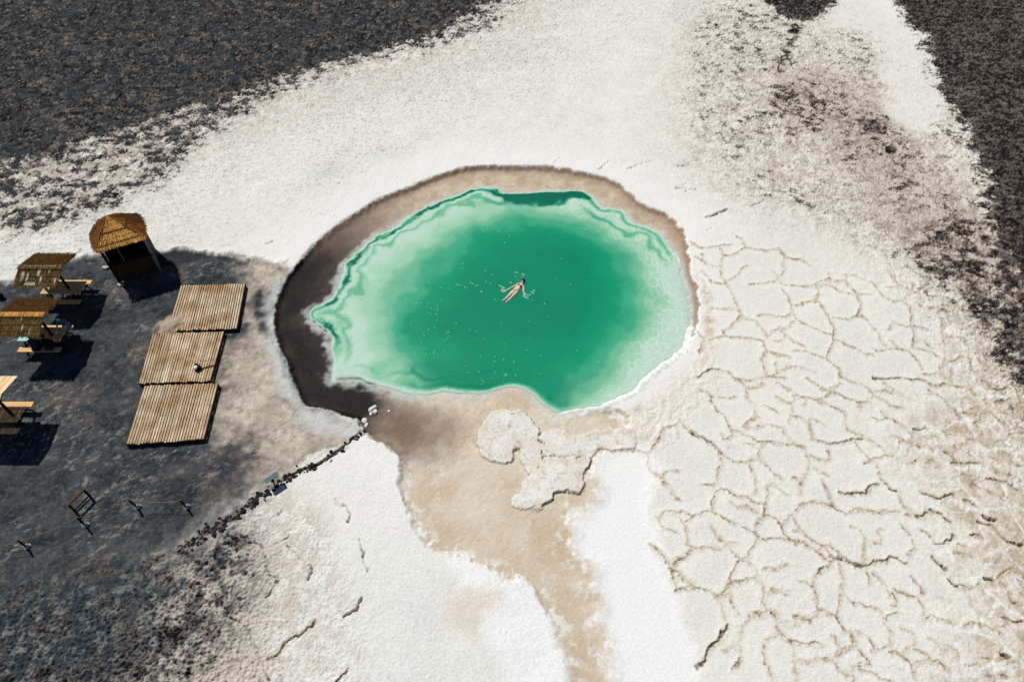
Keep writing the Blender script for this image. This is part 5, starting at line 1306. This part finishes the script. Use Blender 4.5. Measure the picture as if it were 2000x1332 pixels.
for k in (-1, 1): blob(chest + tside * .085 * k - tdir * .02 + Vector((0, 0, .075)), .07, .062, .045, M_BIKINI if k == 1 else M_BIKINIL, 'bikini_cup', sw, 12, 8)
blob(hipc + tdir * .01 + Vector((0, 0, .035)), .16, .075, .075, M_BIKINIL, 'bikini_bottom', sw, 14, 8)

def seated(x, y, face, label, top, legs, lean=.15):
    """adult seated at a bench, facing direction 'face' (radians)"""
    f = Vector((math.cos(face), math.sin(face), 0)); s_ = Vector((-f.y, f.x, 0)); o = Vector((x, y, 0))
    root = empty('person', o, label, 'person')
    T = lambda a, b, z: o + f * a + s_ * b + Vector((0, 0, z))
    bn = [(None, T(0, 0, .53)), (0, T(.03, 0, .72)), (1, T(.10, 0, .93)), (2, T(.13, 0, 1.06)), (2, T(.10, .17, .98)), (4, T(.22, .24, .78)), (5, T(.42, .14, .80)), (2, T(.10, -.17, .98)), (7, T(.22, -.24, .78)), (8, T(.42, -.12, .80))]
    bakeskin(figure('body', bn, [(.13, .12), (.13, .11), (.15, .11), .05, .06, .042, .03, .06, .042, .03], M_SKIN, root, 1))
    bakeskin(figure('shirt', bn[:6] + [bn[7]] + [(6, bn[8][1])], [(.15, .14), (.15, .13), (.17, .13), .06, .075, .055, .075, .055], top, root, 1))
    lg = [(None, T(0, 0, .52)), (0, T(.02, .10, .52)), (1, T(.42, .12, .52)), (2, T(.44, .12, .10)), (0, T(.02, -.10, .52)), (4, T(.42, -.12, .52)), (5, T(.40, -.12, .10))]
    bakeskin(figure('trousers', lg, [(.13, .12), .09, .07, .05, .09, .07, .05], legs, root, 1))
    hc = T(.18, 0, 1.20); blob(hc, .085, .085, .11, M_SKIN, 'head', root, 14, 10); blob(hc - f * .025 + Vector((0, 0, .03)), .095, .095, .105, M_HAIR, 'hair', root, 14, 10)
    for k in (-1, 1):
        blob(T(.47, .11 * k, .80), .05, .04, .02, M_SKIN, 'hand', root, 8, 6); blob(T(.46, .12 * k, .05), .10, .05, .05, M_DARKCL, 'shoe', root, 8, 6)
seated(-22.05, 20.06, math.pi / 2, 'person in navy clothes on the near bench of the second picnic table', M_NAVY, M_NAVY)
seated(-21.45, 20.08, math.pi / 2, 'person in black clothes at the right end of the near bench under the thatch', M_DARKCL, M_NAVY)
seated(-21.25, 21.5, -math.pi / 2, 'person in jeans on the far bench of the second picnic table', M_JEAN, M_JEAN)

# ------------------------------------------------------------------ splash ripples, droplets and sun glints modelled as white specks
def ripple(name, pts, label, w=.02):
    m = MB(); V = [S(x, y, .006) for x, y in pts]; m.path(V, [w * (.35 + .65 * math.sin(math.pi * (i + .6) / (len(V) + .2))) for i in range(len(V))], 5)
    for i, v in enumerate(m.v): m.v[i] = (v[0], v[1], ZS + (v[2] - ZS) * .35)
    return m
fo = MB(); rp = []
for q in ([(978, 559), (981, 561), (985, 561.5)], [(979, 564), (983, 566.5), (989, 567), (992, 565)], [(978.5, 567), (981, 569.5), (985, 570), (989, 569)], [(975, 556.5), (977, 559)], [(983, 563), (986, 562)],
          [(1021, 577), (1024, 580), (1029, 581), (1033, 583)], [(1023.5, 571), (1026, 573.5), (1029, 576.5), (1034, 578)], [(1034, 574), (1036, 577)], [(996, 551), (1000, 553)], [(1041, 566), (1045, 569)], [(981, 565), (984, 568), (988, 568)], [(1038, 570), (1043, 574)]):
    mm = ripple('r', q, ''); fo.add(mm.v, mm.f)
drops_glints = [(1006.5, 532, 1.3), (1011, 532.6, 1.2), (1006.5, 540, 1), (1020.3, 535.4, 1.4), (1024, 537.2, 1.5), (1021.5, 540, 1), (1020, 542.8, .8), (948, 529, .9), (961, 536.5, .9), (949.7, 550.3, .9), (958, 554, .9),
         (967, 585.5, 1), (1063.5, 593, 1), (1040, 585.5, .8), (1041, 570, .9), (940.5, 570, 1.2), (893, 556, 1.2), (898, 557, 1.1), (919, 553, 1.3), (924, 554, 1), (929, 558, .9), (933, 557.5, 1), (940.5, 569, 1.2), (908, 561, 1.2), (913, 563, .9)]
for k in range(150):  # sun glints on the water, set as small white specks
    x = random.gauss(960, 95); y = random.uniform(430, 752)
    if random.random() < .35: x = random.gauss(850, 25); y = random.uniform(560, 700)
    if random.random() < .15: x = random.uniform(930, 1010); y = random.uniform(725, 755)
    drops_glints.append((x, y, random.uniform(.3, .95)))
for x, y, s in drops_glints:
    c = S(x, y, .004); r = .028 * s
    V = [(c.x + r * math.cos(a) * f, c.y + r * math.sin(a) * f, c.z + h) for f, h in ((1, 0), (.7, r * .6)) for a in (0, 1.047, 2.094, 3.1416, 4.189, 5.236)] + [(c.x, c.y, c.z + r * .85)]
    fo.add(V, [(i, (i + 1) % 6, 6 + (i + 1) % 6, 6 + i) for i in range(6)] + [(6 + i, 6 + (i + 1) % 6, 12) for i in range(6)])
tag(fo.build('splash_and_glints', M_FOAM_GLINT, smooth=True, loc=tuple(S(1009, 568))), 'white ripples, droplets and painted sun glints scattered on the water round the swimmer', kind='stuff')
